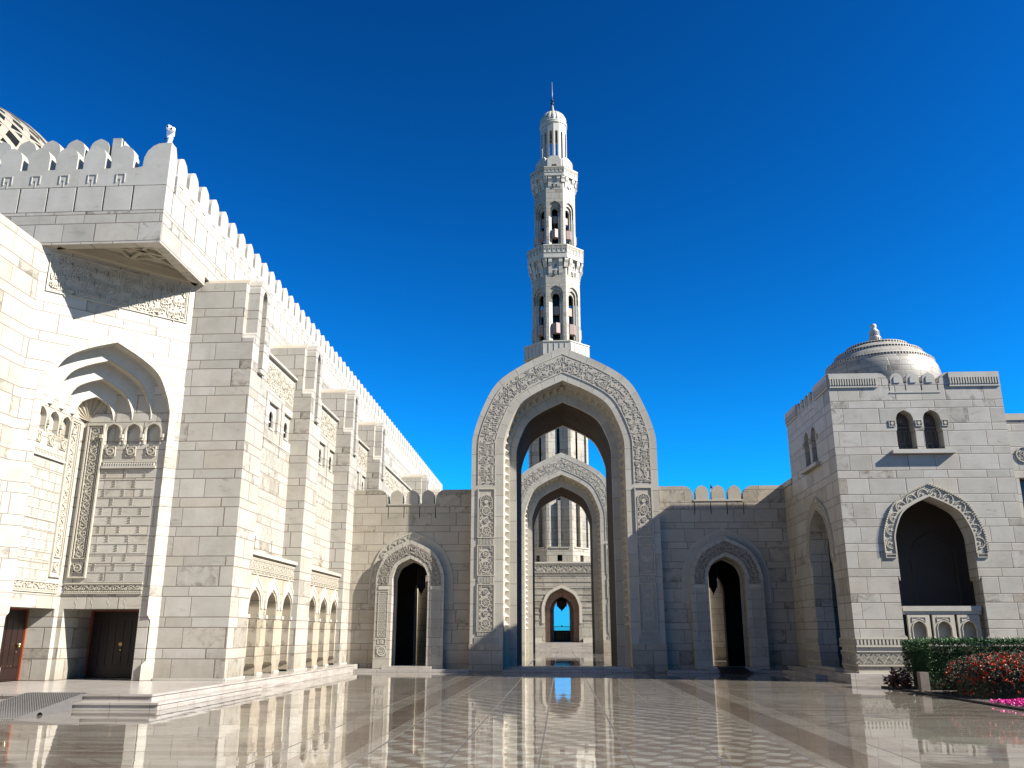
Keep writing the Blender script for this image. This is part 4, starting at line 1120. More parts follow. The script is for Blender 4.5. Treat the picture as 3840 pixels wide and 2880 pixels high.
def gallery(z0, z1, W, Wi, n, corb=None):
    mb = MB()
    oct_ring(mb, MX - .0, MY, W - .5, z0 + .02, z0 + .35)
    for fr, h in oct_faces(MX, MY, W):
        mb.plate(fr, rect(-h, h, z0, z1), -.28, 0)
    g = mb.build('gallery', M['plain'], mi)
    mb = MB()
    for fr, h in oct_faces(MX, MY, W):
        p = 2 * h / n
        zb = z0 + (z1 - z0) * .40
        for i in range(n):
            u = -h + (i + .5) * p
            if corb is None: mb.fbox(fr, u - p * .5 + .01, u - p * .5 + .05, z0, z1 - .18, 0, .045)
            else:
                frame_bars(mb, fr, u - p * .46, u + p * .46, zb, z1 - .06, .045, 0, .05)
                r = p * .26; mb.disc(fr, u, zb + (z1 - zb) * .55, r, r * 1.3, 0, .07, 8, 0, math.pi); mb.disc(fr, u, zb + (z1 - zb) * .55, .001, r * .55, 0, .05, 8)
        mb.fbox(fr, -h - .02, h + .02, z1 - .04, z1 + .08, -.3, .07)
    mb.build('parapet', M['carve'], g)
    if corb:
        mb = MB(); zc = corb
        for fr, h in oct_faces(MX, MY, Wi):
            out = (W - Wi) / 2 - .06
            for sg in (-1, 1):
                u = sg * h * .52
                prof = [(0, zc), (out * .25, zc + .15 * (z0 - zc)), (out * .45, zc + .55 * (z0 - zc)), (out, z0 - .25 * (z0 - zc)), (out, z0 + .02), (0, z0 + .02)]
                v = [fr.p(u - .2, z, w) for w, z in prof] + [fr.p(u + .2, z, w) for w, z in prof]; k = len(prof)
                mb.add(v, [tuple(range(k)), tuple(range(k, 2 * k))] + [(i, (i + 1) % k, (i + 1) % k + k, i + k) for i in range(k)])
            mb.plate(fr, rect(-h * .33, h * .33, zc + .3 * (z0 - zc), z0), 0, .10, [[(-.13, z0 - 1.2), (.13, z0 - 1.2)] + arch(0, z0 - .75, .13)[::-1]])
            vine(mb, fr, -.16, .16, zc + .1, zc + .5 * (z0 - zc), .0, .12, True, .3, .03)
        r = math.pi / 8
        for k in range(8):    # corner brackets
            a = -math.pi / 2 + math.pi / 8 + k * math.pi / 4; ri = Wi / 2 / math.cos(r); ro = W / 2 / math.cos(r) - .1
            fr = Fr(MX, MY, math.cos(a), math.sin(a))
            prof = [(ri - .2, zc + .5 * (z0 - zc)), (ri + .1, zc + .5 * (z0 - zc)), (ri + (ro - ri) * .55, zc + .72 * (z0 - zc)), (ro, z0 - .12 * (z0 - zc)), (ro, z0), (ri - .2, z0)]
            v = [fr.p(-.22, z, w) for w, z in prof] + [fr.p(.22, z, w) for w, z in prof]; kk = len(prof)
            mb.add(v, [tuple(range(kk)), tuple(range(kk, 2 * kk))] + [(i, (i + 1) % kk, (i + 1) % kk + kk, i + kk) for i in range(kk)])
        mb.build('corbels', M['plain'], g)
    return g
gallery(29.9, 31.35, 6.95, 6.2, 5)

def windowed(z0, z1, W, zap, zbot, ho, name):
    mb = MB(); steps = MB()
    for fr, h in oct_faces(MX, MY, W):
        a1 = [(-ho, zbot)] + arch(0, zap - ho * 1.155, ho) + [(ho, zbot)]
        mb.plate(fr, rect_open(-h, h, zbot, z1, [a1]), -.16, 0)
        hm = ho * .72; zm = zap - .38
        mb.plate(fr, rect_open(-h, h, zbot, z1 - .01, [[(-hm, zbot)] + arch(0, zm - hm * 1.155, hm) + [(hm, zbot)]]), -.34, -.161)
        hi = ho * .50; zi = zap - .78
        mb.plate(fr, rect_open(-h + .1, h - .1, zbot, z1 - .02, [[(-hi, zbot)] + arch(0, zi - hi * 1.155, hi) + [(hi, zbot)]]), -.55, -.341)
        # lower splayed jamb facing
        for sg in (-1, 1):
            zt = zap - 1.9
            steps.add([fr.p(sg * ho, zbot, -.02), fr.p(sg * hi, zbot, -.36), fr.p(sg * hi, zt, -.36), fr.p(sg * ho, zt, -.02), fr.p(sg * ho, zt, -.3)], [(0, 1, 2, 3), (3, 2, 4)])
    o = mb.build(name, M['block_small'], mi)
    steps.build('window_jamb', M['plain'], o)
    mb = MB(); oct_ring(mb, MX, MY, W - 2.3, z0, z1 - .1); mb.build('shaft_shade_core', M['dark'], o)  # black core painted in as shade behind the window openings
    hl = ho * .58
    for fr, h in oct_faces(MX, MY, W):
        mb = MB(); v = []
        zb = zbot + 1.05 * (W / 5.3)
        zh = 1.15 * (W / 5.3)
        for zz in (zb, zb + zh): v += [fr.p(-hl, zz, -.5), fr.p(-hl, zz, -.12), fr.p(-.0, zz, .12), fr.p(hl, zz, -.12), fr.p(hl, zz, -.5)]
        mb.add(v, [(0, 1, 2, 3, 4), (5, 6, 7, 8, 9)] + [(i, (i + 1) % 5, (i + 1) % 5 + 5, i + 5) for i in range(5)])
        mb.build('balcony_box', M['rose'], o)
        zb += zh + 1.15 * (W / 5.3); mb = MB(); mb.fbox(fr, -hl * .7, hl * .7, zb, zb + zh * .8, -.9, -.5); mb.build('stair_parapet', M['rose'], o)
    return o
windowed(31.3, 41.2, 5.25, 38.05, 31.55, .76, 'middle_shaft')
gallery(41.15, 42.62, 6.15, 5.25, 5, 39.2)
windowed(42.6, 51.5, 4.6, 48.4, 43.0, .66, 'upper_shaft')
gallery(51.4, 52.45, 5.3, 4.6, 5, 50.0)
mb = MB()
for fr, h in oct_faces(MX, MY, 4.15):
    mb.plate(fr, rect(-h, h, 52.4, 53.75), -.4, 0, [rect(-.28, .28, 52.6, 53.1)])
    for i, (hh, zz) in enumerate(((.72, 53.95), (.58, 54.12), (.42, 54.28))): mb.fbox(fr, -hh, hh, 53.75 + i * .17, zz, -.3, .03 - i * .06)
    mb.plate(fr, rect(-.74, .74, 52.45, 53.76), .0, .09, [rect(-.28, .28, 52.6, 53.1)])
oct_ring(mb, MX, MY, 4.1, 53.6, 53.8); oct_ring(mb, MX, MY, 3.6, 53.8, 54.1)
st = mb.build('stepped_base', M['plain'], mi)
mb = MB(); oct_ring(mb, MX, MY, 3.3, 52.3, 53.5); mb.build('shaft_shade_core', M['dark'], st)  # same black stand-in for inner shade behind the small openings
mb = MB(); NF = 14
for k in range(NF):
    a = -math.pi / 2 + (k + .5) * 2 * math.pi / NF; fr = Fr(MX + 1.52 * math.cos(a), MY + 1.52 * math.sin(a), math.cos(a), math.sin(a)); h = 1.52 * math.tan(math.pi / NF)
    mb.plate(fr, rect(-h, h, 54.1, 59.2), -.3, 0, [[(-.155, 54.35), (.155, 54.35)] + arch(0, 57.75, .155)[::-1]])
drum = mb.build('lantern_drum', M['plain'], mi)
mb = MB(); mb.lathe(MX, MY, [(1.56, 58.95), (1.62, 59.0), (1.62, 59.12), (1.56, 59.2), (1.6, 59.25), (1.6, 59.4), (1.2, 59.42)], 32); mb.build('collar', M['plain'], drum)
mb = MB(); NR = 18; v = []; prof = [(1.50, 59.4), (1.55, 59.75), (1.50, 60.1), (1.32, 60.5), (1.02, 60.82), (.62, 61.05), (.25, 61.15)]
m_ = NR * 4
for r, z in prof:
    for k in range(m_):
        a = 2 * math.pi * k / m_; rr = r * (1 - .055 * (1 - abs(math.sin(a * NR / 2)))) ; v.append((MX + rr * math.cos(a), MY + rr * math.sin(a), z))
mb.add(v, [(i * m_ + k, i * m_ + (k + 1) % m_, (i + 1) * m_ + (k + 1) % m_, (i + 1) * m_ + k) for i in range(len(prof) - 1) for k in range(m_)] + [tuple(range((len(prof) - 1) * m_, len(prof) * m_))])
dm = mb.build('ribbed_dome', M['plain'], mi)
mb = MB(); mb.lathe(MX - .1, MY, [(.32, 61.1), (.26, 61.4), (.14, 62.1), (.10, 62.25)], 12); fi = mb.build('finial_cone', M['iron'], dm)
mb = MB()
for z, r in ((62.42, .22), (62.88, .17)): mb.lathe(MX - .1, MY, [(.05, z - r), (r * .8, z - r * .6), (r, z), (r * .8, z + r * .6), (.05, z + r)], 12)
mb.build('finial_ball', M['dark'], fi)
mb = MB(); mb.lathe(MX - .1, MY, [(.07, 62.9), (.07, 63.6), (.045, 65.4)], 8); mb.build('finial_rod', M['iron'], fi)
lantern(.11, 88.6, 3.85, 'wide black lantern silhouetted against blue sky in the tower archway', 'hanging lanterns', 1.0, 6.0)
# the tower lantern is broader
lt = [o for o in SC.objects if o.type == 'EMPTY' and o.name.startswith('hanging_lantern')][-1]
for ch in lt.children:
    if ch.name.startswith(('body', 'cap')): 
        ch.scale = (2.3, 2.3, .55); ch.location.z += .22
    elif ch.name.startswith('finial'): ch.scale = (2.0, 2.0, 1.0)
gt = thing('iron_gate', (.1, 94.6, .7), 'dark openwork iron gate closing the foot of the tower archway', 'gate')
mb = MB(); fg = Fr(.1, 94.6, 0, -1); mb.fbox(fg, -.9, .9, .93, 2.05, -.05, 0); mb.fbox(fg, -.9, -.82, .93, 2.8, -.05, .03); mb.fbox(fg, .82, .9, .93, 2.8, -.05, .03); mb.build('panel', M['dark'], gt)
mb = MB()
for i in range(15): mb.fbox(fg, -.8 + i * .114, -.78 + i * .114, 2.05, 2.45, -.03, 0)
mb.fbox(fg, -.82, .82, 2.42, 2.47, -.04, .01); mb.plate(fg, [(-.1, 2.47), (.1, 2.47), (0, 2.62)], -.04, .01)
mb.build('rail', M['dark'], gt)
mb = MB()
for r in range(4):
    for i in range(9): mb.disc(fg, -.64 + i * .16, 1.2 + r * .2, .02, .04, 0, .01, 6)
mb.build('boss_ornament', M['brass'], gt)

# ================================================================== DOMED PAVILION
pv = thing('domed_pavilion', (14.14, 37.17, .33), 'square marble pavilion with shallow dome, twin windows and a big balustraded arch at the right', 'pavilion')
PF = Fr(14.14, 33.83, 0, -1); PL = Fr(10.81, 37.17, -1, 0)
def pav_front(fr, cx, big_z, name):
    zt = 11.72; hw = 3.33
    g0, g1 = -.98, 1.0
    ctop = [(hw, zt), (g1 + .42, zt), (g1 + .22, zt - .03), (g1 + .06, zt - .16), (g1, zt - .34), (g1, 11.27)] + [(g0, 11.27), (g0, zt - .34), (g0 - .06, zt - .16), (g0 - .22, zt - .03), (g0 - .42, zt)] + [(-hw, zt)]
    holes = []
    for c in (cx - .53, cx + .51):
        holes.append([(c - .36, 8.62), (c + .36, 8.62), (c + .36, 9.34), (c + .33, 9.44)] + arch(c, 9.80, .33)[::-1] + [(c - .33, 9.44), (c - .36, 9.34)])
    for u in (-.97, -.335, .285, .91): holes.append(rect(u - .02, u + .02, 10.98, 11.26))
    op = keyhole(cx, 5.08, 1.43, big_z, 1.52, 3.62, 3.80, big_z + .34)
    er = hw if name == 'front_wall' else hw - .76
    ctop[0] = (er, zt)
    mb = MB(); mb.plate(fr, rect_open(-hw, er, big_z, zt, [op], ctop), -.75, 0, holes)
    if big_z > .4: mb.fbox(fr, -hw, er, .33, big_z, -.75, -.001)
    o = mb.build(name, M['block'], pv)
    mb = MB()
    for u in (-.65, -.02, .60):
        p_ = merlon_poly(.25, .245, .01, .45); mb2 = MB(); mb2.plate(fr, [(u + a, z + 11.274) for a, z in p_], -.5, .002)
        mb2.plate(fr, [(u + a * .5, z * .72 + 11.30) for a, z in p_], .002, .03)
        mb2.build('merlon', M['plain'], pv)
    for a, e in ((-hw + .02, -1.43), (1.36, hw - .02)):
        dentils(mb, fr, a, e, 11.22, 11.48, 0, .07, 19); mb.fbox(fr, a, e, 11.48, 11.70, 0, .06); mb.fbox(fr, a, e, 11.12, 11.2, 0, .05)
    mb.fbox(fr, g0, g1, 10.88, 10.92, 0, .02)
    mb.build('cornice_band', M['plain'], o)
    for c in (cx - .53, cx + .51):      # windows with carved back
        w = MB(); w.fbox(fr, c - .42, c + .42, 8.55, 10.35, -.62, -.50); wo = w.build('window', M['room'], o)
        w = MB()
        for a, r_ in ((-.2, .08), (0, .08), (.2, .08)): w.ring(fr, arch(c + a, 9.35, r_ + .025, 9.0), arch(c + a, 9.35, r_, 9.0), -.50, -.46)
        w.disc(fr, c, 8.80, .10, .13, -.5, -.46, 14); frame_bars(w, fr, c - .3, c + .3, 8.66, 8.95, .02, -.5, .03)
        for k in range(9):
            a = math.pi * k / 8; w.ribbon(fr, [(c + .06 * math.cos(a), 9.72 + .06 * math.sin(a)), (c + .28 * math.cos(a), 9.72 + .38 * math.sin(a))], .016, -.5, -.45)
        w.fbox(fr, c - .34, c + .34, 9.55, 9.60, -.5, -.45)
        w.build('screen_carving', M['screen'], wo)
    mb = MB(); mb.fbox(fr, cx - 1.19, cx + 1.19, 8.42, 8.56, 0, .20); mb.build('window_sill', M['plain'], o)
    mb = MB()
    for u in (cx - 1.03, cx - .01, cx + 1.0):
        frame_bars(mb, fr, u - .13, u + .13, 9.52, 9.78, .025, 0, .03); mb.plate(fr, [(u, 9.57), (u + .07, 9.65), (u, 9.73), (u - .07, 9.65)], 0, .04)
    mb.build('diamond_boss', M['carve'], o)
    mb = MB(); mb.ring(fr, arch(cx, 5.08, 1.90, 4.62), arch(cx, 5.08, 1.46, 4.62), 0, .02)
    mb.ring(fr, arch(cx, 5.08, 1.90, 4.62), arch(cx, 5.08, 1.85, 4.62), .02, .06); mb.ring(fr, arch(cx, 5.08, 1.50, 4.62), arch(cx, 5.08, 1.45, 4.62), .02, .06)
    scallops(mb, fr, arch(cx, 5.08, 1.62, 4.75), .215, .02, .035, 12)
    f, L = path_map(fr, arch(cx, 5.08, 1.85, 4.62), 0); n = int(L / .09)
    for i in range(n): 
        s = L * (i + .5) / n; v = [f(s - .02, .01, .06), f(s + .02, .01, .06), f(s + .02, .04, .09), f(s - .02, .04, .09)]; mb.add(v, [(0, 1, 2, 3)])
    for sg in (-1, 1): frame_bars(mb, fr, cx + sg * 1.68 - .20, cx + sg * 1.68 + .20, 4.45, 4.60, .03, 0, .05)
    mb.build('scalloped_archivolt', M['carve'], o)
    # base courses
    segs = ((-hw, cx - 1.46), (cx + 1.46, hw)) 
    mb = MB()
    for a, e in segs:
        dentils(mb, fr, a, e, 1.32, 1.50, 0, .05, max(4, int((e - a) / .125))); mb.fbox(fr, a, e, 1.51, 1.55, 0, .055); mb.fbox(fr, a, e, 1.24, 1.31, 0, .06)
    mb.build('base_tooth_band', M['carve'], o); mb = None
    if big_z > .6: segs = ((-hw, hw),)
    for a, e in segs:
        mb = mb or MB()
        mb.fbox(fr, a, e, 1.06, 1.10, 0, .05); mb.fbox(fr, a, e, .57, .61, 0, .05); mb.fbox(fr, a, e, .33, .40, 0, .05)
        u = a + .04
        while u < e - .36:
            for d in (.045, .095, .145):
                mb.ribbon(fr, [(u + .18 - d, .84), (u + .18, .84 + d), (u + .18 + d, .84), (u + .18, .84 - d), (u + .18 - d, .84)], .011, 0, .025)
            for sg in (-1, 1):
                for d in (.05, .10): mb.ribbon(fr, [(u + d, .84 + sg * .175), (u, .84 + sg * (.175 - d)), (u - d, .84 + sg * .175)][::sg], .010, 0, .025)
            u += .36
        dentils(mb, fr, a, e, 1.03, 1.055, 0, .03, int((e - a) / .05)); dentils(mb, fr, a, e, .62, .645, 0, .03, int((e - a) / .05))
        mb.build('base_frieze', M['carve'], o); mb = None
    return o
pav_front(PF, 0.0, 1.24, 'front_wall')
pav_front(PL, 0.12, .34, 'side_wall')
mb = MB(); mb.box(16.72, 17.47, 34.58, 40.5, .33, 11.72); mb.box(11.56, 16.72, 39.8, 40.5, .33, 11.72); mb.build('back_wall', M['block'], pv)
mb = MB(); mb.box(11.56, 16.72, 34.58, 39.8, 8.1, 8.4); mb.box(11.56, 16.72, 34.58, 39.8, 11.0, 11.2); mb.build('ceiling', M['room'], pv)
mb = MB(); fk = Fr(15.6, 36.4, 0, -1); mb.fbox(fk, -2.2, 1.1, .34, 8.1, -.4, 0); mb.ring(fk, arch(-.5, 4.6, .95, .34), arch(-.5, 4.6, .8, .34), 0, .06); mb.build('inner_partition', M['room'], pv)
mb = MB(); dcx, dcy = 14.14, 37.17
prof = [(2.44, 11.3), (2.44, 12.0), (2.42, 12.35), (2.35, 12.65), (2.22, 12.92), (2.02, 13.18), (1.72, 13.46), (1.38, 13.70), (1.0, 13.90), (.62, 14.04), (.30, 14.10), (.02, 14.12)]
mb.dome(dcx, dcy, prof, 72); dm = mb.build('dome', M['dome_block'], pv)
mb = MB()
for (r, z, n) in ((2.215, 12.93, 110), (1.80, 13.40, 90), (1.30, 13.755, 64)):
    mb.lathe(dcx, dcy, [(r + .02, z - .06), (r + .035, z - .05), (r + .035, z - .045), (r, z - .04)], 72, False)
    mb.lathe(dcx, dcy, [(r - .01, z + .05), (r + .02, z + .055), (r - .0, z + .08), (r - .1, z + .09)], 72, False)
    for k in range(n):
        a = 2 * math.pi * k / n; fr = Fr(dcx + r * math.cos(a), dcy + r * math.sin(a), math.cos(a), math.sin(a))
        mb.fbox(fr, -.022, .022, z - .04, z + .05, -.08, .03)
mb.build('dentil_ring', M['carve'], dm)
mb = MB(); mb.lathe(dcx - .02, dcy, [(.28, 14.02), (.29, 14.10), (.25, 14.14), (.235, 14.32), (.25, 14.36), (.20, 14.40), (.175, 14.62), (.19, 14.66), (.13, 14.72), (.10, 14.78), (.125, 14.85), (.13, 14.90), (.10, 14.97), (.03, 15.0)], 20)
for k in range(16):
    a = 2 * math.pi * k / 16; fr = Fr(dcx - .02 + .185 * math.cos(a), dcy + .185 * math.sin(a), math.cos(a), math.sin(a)); mb.fbox(fr, -.018, .018, 14.42, 14.62, -.02, .03)
    fr = Fr(dcx - .02 + .24 * math.cos(a), dcy + .24 * math.sin(a), math.cos(a), math.sin(a)); mb.fbox(fr, -.02, .02, 14.18, 14.30, -.02, .03)
mb.build('finial', M['plain'], dm)
# balustrade in the front arch
PB = Fr(14.14, 34.02, 0, -1)
mb = MB(); mb.fbox(PB, -1.42, 1.42, 2.52, 2.70, -.3, .05); mb.fbox(PB, -1.42, 1.42, 2.40, 2.52, -.3, .0); mb.fbox(PB, -1.42, 1.42, 1.24, 1.30, -.3, .02)
bl = mb.build('balustrade', M['plain'], pv)
for c in (-.88, 0.02, .92):
    mb = MB(); mb.plate(PB, rect_open(c - .40, c + .40, 1.30, 2.38, [keyhole(c, 1.88, .25, 1.30, .25, 1.31, 1.32, 1.30)]), -.12, .0)
    mb.fbox(PB, c - .3, c + .3, 1.30, 2.3, -.29, -.26)
    mb.ribbon(PB, [(c - .24, 2.12), (c - .24, 2.30), (c + .24, 2.30), (c + .24, 2.12)], .012, 0, .02); mb.ribbon(PB, [(c - .2, 2.16), (c, 2.26), (c + .2, 2.16)], .012, 0, .02)
    mb.ring(PB, arch(c, 1.88, .28, 1.5), arch(c, 1.88, .25, 1.5), 0, .02)
    mb.build('panel', M['carve'], bl)
# low link wall behind the pavilion, running to the end wall
mb = MB(); fk = Fr(10.82, 41.3, -1, 0)
mb.plate(fk, rect(-1.45, .81, .33, 8.62), -.6, 0, [rect(-.02, .14, 4.42, 5.26)]); mb.box(11.43, 17.4, 40.49, 42.75, .33, 8.6)
mb.fbox(fk, -1.45, .81, 8.40, 8.66, 0, .05)
mb.fbox(fk, -.06, .18, 4.33, 4.42, 0, .08)
mb.build('link_wall', M['block_warm'], pv)
wg = thing('side_wing', (20.5, 35, .33), 'lower marble wing with round calligraphy medallion at the right edge of the picture', 'building')
mb = MB(); WF = Fr(18, 34.1, 0, -1)
mb.plate(WF, rect(-.53, 8, .33, 10.0), -.6, 0, [rect(-.25, .75, 4.5, 7.5)]); mb.box(17.48, 26, 34.7, 42.0, .33, 10.0); mb.build('wall', M['block'], wg)
mb = MB(); mb.box(17.475, 26.05, 34.06, 42.0, 9.78, 10.04); mb.build('coping', M['plain_warm'], wg)
mb = MB(); mb.disc(WF, .08, 8.40, .28, .31, 0, .04, 24)
f_, _ = path_map(WF, [(-.16, 8.3), (.32, 8.3)], 0); lettering(mb, flat_map(WF, -.14, 8.18, 0), ['العزيز', 'الحكيم'], .03, .44, .42); mb.build('medallion', M['carve'], wg)
mb = MB(); mb.fbox(WF, -.25, .75, 4.5, 7.5, -.5, -.45); mb.build('window', M['glass'], wg)

rc = thing('security_camera', (7.42, 42.3, 7.94), 'small white post camera with a dark head between merlons of the right wall', 'camera', 'roof cameras')
mb = MB(); mb.lathe(7.42, 42.25, [(.07, 7.94), (.07, 8.3), (.085, 8.32), (.085, 8.42), (.05, 8.48)], 10); mb.build('post', M['white_paint'], rc)
mb = MB(); mb.lathe(7.40, 42.25, [(.03, 8.47), (.055, 8.52), (.05, 8.60), (.02, 8.68)], 8); mb.build('head', M['dark'], rc)

# unseen wall added behind and right of the camera to block horizon sky glow
pw = thing('horizon_block_wall', (0, -32, 0), 'plain marble wall added out of view to block the horizon sky glow', 'wall')
mb = MB(); mb.box(-60, 60, -34, -32, .004, 13.0); mb.box(50, 52, -32, 60, .004, 10.0)
mb.build('wall', M['block_warm'], pw)
mb = MB()
for i in range(28): mb.box(-58 + i * 4.2, -56.8 + i * 4.2, -32, -31.5, .004, 12.4)
mb.build('buttress', M['block_warm'], pw)
# ================================================================== SMALL THINGS
rp = thing('access_ramp', (-12.2, 20.0, 0), 'grey chequer plate metal ramp laid over the steps at lower left', 'ramp')
mb = MB(); fr = Fr(0, 0, 1, 0)
x0, x1 = -12.75, -11.33
def ramp_z(y): return .008 + (.352 - .008) * max(0, min(1, (y - 18.55) / (21.1 - 18.55)))
mb.add([(x0, 18.5, .006), (x1, 18.5, .006), (x1, 21.12, .352), (x0, 21.12, .352), (x0, 21.4, .352), (x1, 21.4, .352)], [(0, 1, 2, 3), (3, 2, 5, 4)])
mb.build('deck', M['iron'], rp)
mb = MB()
for i in range(64):
    yy = 18.6 + i * .042
    for j in range(26):
        xx = x0 + .05 + j * .054 + (.027 if i % 2 else 0); z = ramp_z(yy) + .002
        mb.add([(xx - .02, yy - .006, z), (xx, yy - .012, z + .006), (xx + .02, yy + .006, z), (xx, yy + .012, z + .006)], [(0, 1, 2, 3)])
mb.build('tread_pattern', M['iron'], rp)
mb = MB(); mb.plate(Fr(x1, 0, 1, 0), [(18.5, .001), (19.3, .001), (19.34, .05), (19.42, .07), (19.50, .05), (19.54, .001), (20.7, .001), (20.7, .175), (21.1, .175), (21.1, .352), (21.1, .36)][:10] + [(18.5, .010)], -.01, .012)
mb.build('side_plate', M['iron'], rp)
mt = thing('door_mat_ramp', (7.6, 41.2, 0), 'black rubber ramp mat lying over the step of the right doorway', 'mat')
mb = MB(); mb.prism([(7.05, 40.75), (8.35, 40.75), (8.25, 41.9), (7.0, 41.9)], .006, .02)
mb.add([(7.25, 40.7, .006), (8.5, 40.7, .006), (8.2, 41.5, .262), (7.05, 41.5, .262), (7.05, 41.95, .266), (8.2, 41.95, .266)], [(0, 1, 2, 3), (3, 2, 5, 4)]); mb.add([(7.25, 40.7, .004), (7.05, 41.5, .25), (7.05, 41.5, .004)], [(0, 1, 2)]); mb.build('mat', M['dark'], mt)

ps = MB(); ps.box(10.88, 11.14, 28.35, 28.6, .031, .58)
pb = ps.build('planter_wall', M['screen'], None); pb['label'] = 'low stone planter wall end beside the dark red plant'; pb['category'] = 'planter'

# ---- plants
def leaf(mb, p, d, L, W, curl=.3):
    d = Vector(d).normalized(); up = Vector((random.uniform(-1, 1), random.uniform(-1, 1), random.uniform(-1, 1)))
    s = d.cross(up)
    if s.length < .01: s = Vector((1, 0, 0))
    s.normalize(); n = s.cross(d); P = Vector(p)
    a = P + d * L * .5 + s * W; b_ = P + d * L * .5 - s * W; e = P + d * L + n * (-curl * L)
    mb.add([P[:], a[:], e[:], b_[:]], [(0, 1, 2, 3)])
def rv(): return Vector((random.gauss(0, 1), random.gauss(0, 1), random.gauss(0, 1)))
hd = thing('clipped_hedge', (15.5, 29.3, 0), 'long clipped bright green hedge behind the orange flowering shrub', 'hedge')
hx0, hx1, hy0, hy1, hz = 11.38, 19.0, 28.9, 30.9, 1.48
mb = MB(); mb.box(hx0 + .18, hx1, hy0 + .18, hy1 - .18, .05, hz - .16); mb.build('inner_twigs', M['shrub'], hd)
mb = MB()
for i in range(26000):
    q = random.random()
    x = random.uniform(hx0, hx1); y = random.uniform(hy0, hy1); z = .08 + (hz - .08) * random.random() ** .6
    if q < .42: z = hz - abs(random.gauss(0, .05)); n = Vector((0, 0, 1))
    elif q < .85: y = hy0 + abs(random.gauss(0, .06)); n = Vector((0, -1, .3))
    else: x = hx0 + abs(random.gauss(0, .06)); n = Vector((-1, 0, .3))
    z += .025 * math.sin(x * 3.1) + .02 * math.sin(x * 7 + y * 3)
    n = n + rv() * .55 + Vector((0, 0, .3))
    leaf(mb, (x, y, z), n, random.uniform(.05, .11), random.uniform(.009, .017))
for i in range(500):
    x = random.uniform(hx0, hx1); y = random.uniform(hy0, hy1)
    leaf(mb, (x, y, hz), Vector((random.uniform(-.4, .4), random.uniform(-.4, .4), 1)), random.uniform(.08, .2), .012)
mb.build('foliage', M['hedge'], hd)
sp = thing('sapling', (16.9, 30.6, 1.4), 'thin leafy sprig standing up above the green hedge', 'plant')
mb = MB(); mb.lathe(16.05, 30.9, [(.012, .05), (.010, 1.8)], 5); mb.build('stem', M['stem'], sp)
mb = MB()
for i in range(40): leaf(mb, (16.05 + random.uniform(-.05, .3), 30.9 + random.uniform(-.1, .1), 1.72 + random.uniform(-.05, .22)), rv() + Vector((1, 0, .4)), .14, .03)
mb.build('foliage', M['hedge'], sp)

sb = thing('flowering_shrub', (13.6, 26.4, 0), 'rounded dark shrub covered in small orange red blossoms', 'shrub')
scx, scy, srx, sry, srz = 14.0, 26.4, 3.0, 1.75, 1.17
def blob(th, ph, k=1.0):
    # superellipsoid dome
    c, s = math.cos(ph), math.sin(ph); e = .55
    f = lambda v, p: math.copysign(abs(v) ** p, v)
    return Vector((scx + k * srx * f(math.cos(th), e) * f(c, e), scy + k * sry * f(math.sin(th), e) * f(c, e), .02 + k * srz * f(s, e)))
mb = MB(); v = []; 
for i in range(7):
    for j in range(28): v.append(tuple(blob(2 * math.pi * j / 28, math.pi / 2 * i / 6, .88)))
mb.add(v, [(i * 28 + j, i * 28 + (j + 1) % 28, (i + 1) * 28 + (j + 1) % 28, (i + 1) * 28 + j) for i in range(6) for j in range(28)]); mb.build('inner_twigs', M['shrub'], sb)
mb = MB(); fl = MB()
for i in range(17000):
    th = random.uniform(0, 2 * math.pi); ph = math.asin(random.random()) ; k = 1 - abs(random.gauss(0, .05))
    p = blob(th, ph, k) + rv() * .03; n = (p - Vector((scx, scy, .3))); n.normalize()
    leaf(mb, p, n + rv() * .7, random.uniform(.04, .08), random.uniform(.012, .022))
mb.build('foliage', M['shrub'], sb)
def blossom(mb, p, r):
    for k in range(14): leaf(mb, p + rv().normalized() * r * .3, rv() + Vector((0, -.3, .4)), r * 1.1, r * .42, .1)
cnt = 0; first = []
fs_ = MB()
pos = []
while len(pos) < 300:
    th = random.uniform(math.pi * .9, 2 * math.pi * 1.02); ph = math.asin(random.random() ** .9)
    p = blob(th, ph, 1.0); 
    if p.x > 16: continue
    pos.append(p)
pos.sort(key=lambda p: p.length)
bl0 = []
for i in range(3):
    m_b = MB(); blossom(m_b, Vector((0, 0, 0)), .055)
    me = bpy.data.meshes.new('blossom'); me.from_pydata(m_b.v, [], m_b.f); me.materials.append(M['orange']); bl0.append(me)
for i, p in enumerate(pos[:99]):
    o = bpy.data.objects.new('blossom', bl0[i % 3]); COL.objects.link(o); o.parent = sb; o.location = p - sb.location; o.rotation_euler = (random.random() * 3, random.random() * 3, random.random() * 6); s_ = random.uniform(.6, 1.1); o.scale = (s_,) * 3
for p in pos[99:]: blossom(fs_, p, random.uniform(.03, .055))
fs_.build('small_blossoms', M['orange'], sb, kind='stuff')

mb = MB()
for i in range(9000):
    x = random.uniform(10.78, 14.5); y = random.uniform(20.2, 24.0)
    if y > 23.9 - .12 * random.random(): continue
    z = .05 + .05 * random.random() + .02 * math.sin(x * 5) + .02 * math.sin(y * 6)
    if random.random() < .8:
        for k in range(2): leaf(mb, (x, y, z + .03), rv() + Vector((0, 0, .8)), random.uniform(.03, .05), .018, .1)
o = mb.build('magenta_flowers', M['pink'], None, kind='stuff'); o['label'] = 'low carpet of bright magenta flowers along the bed edge'; o['category'] = 'flowers'
mb = MB()
for i in range(3000):
    x = random.uniform(10.76, 15.5); y = random.uniform(20.0, 28.3)
    leaf(mb, (x, y, .03), rv() + Vector((0, 0, .8)), random.uniform(.03, .07), .012, .2)
o = mb.build('ground_cover', M['shrub'], None, kind='stuff'); o['label'] = 'sparse dark green ground cover under the shrubs'; o['category'] = 'plants'

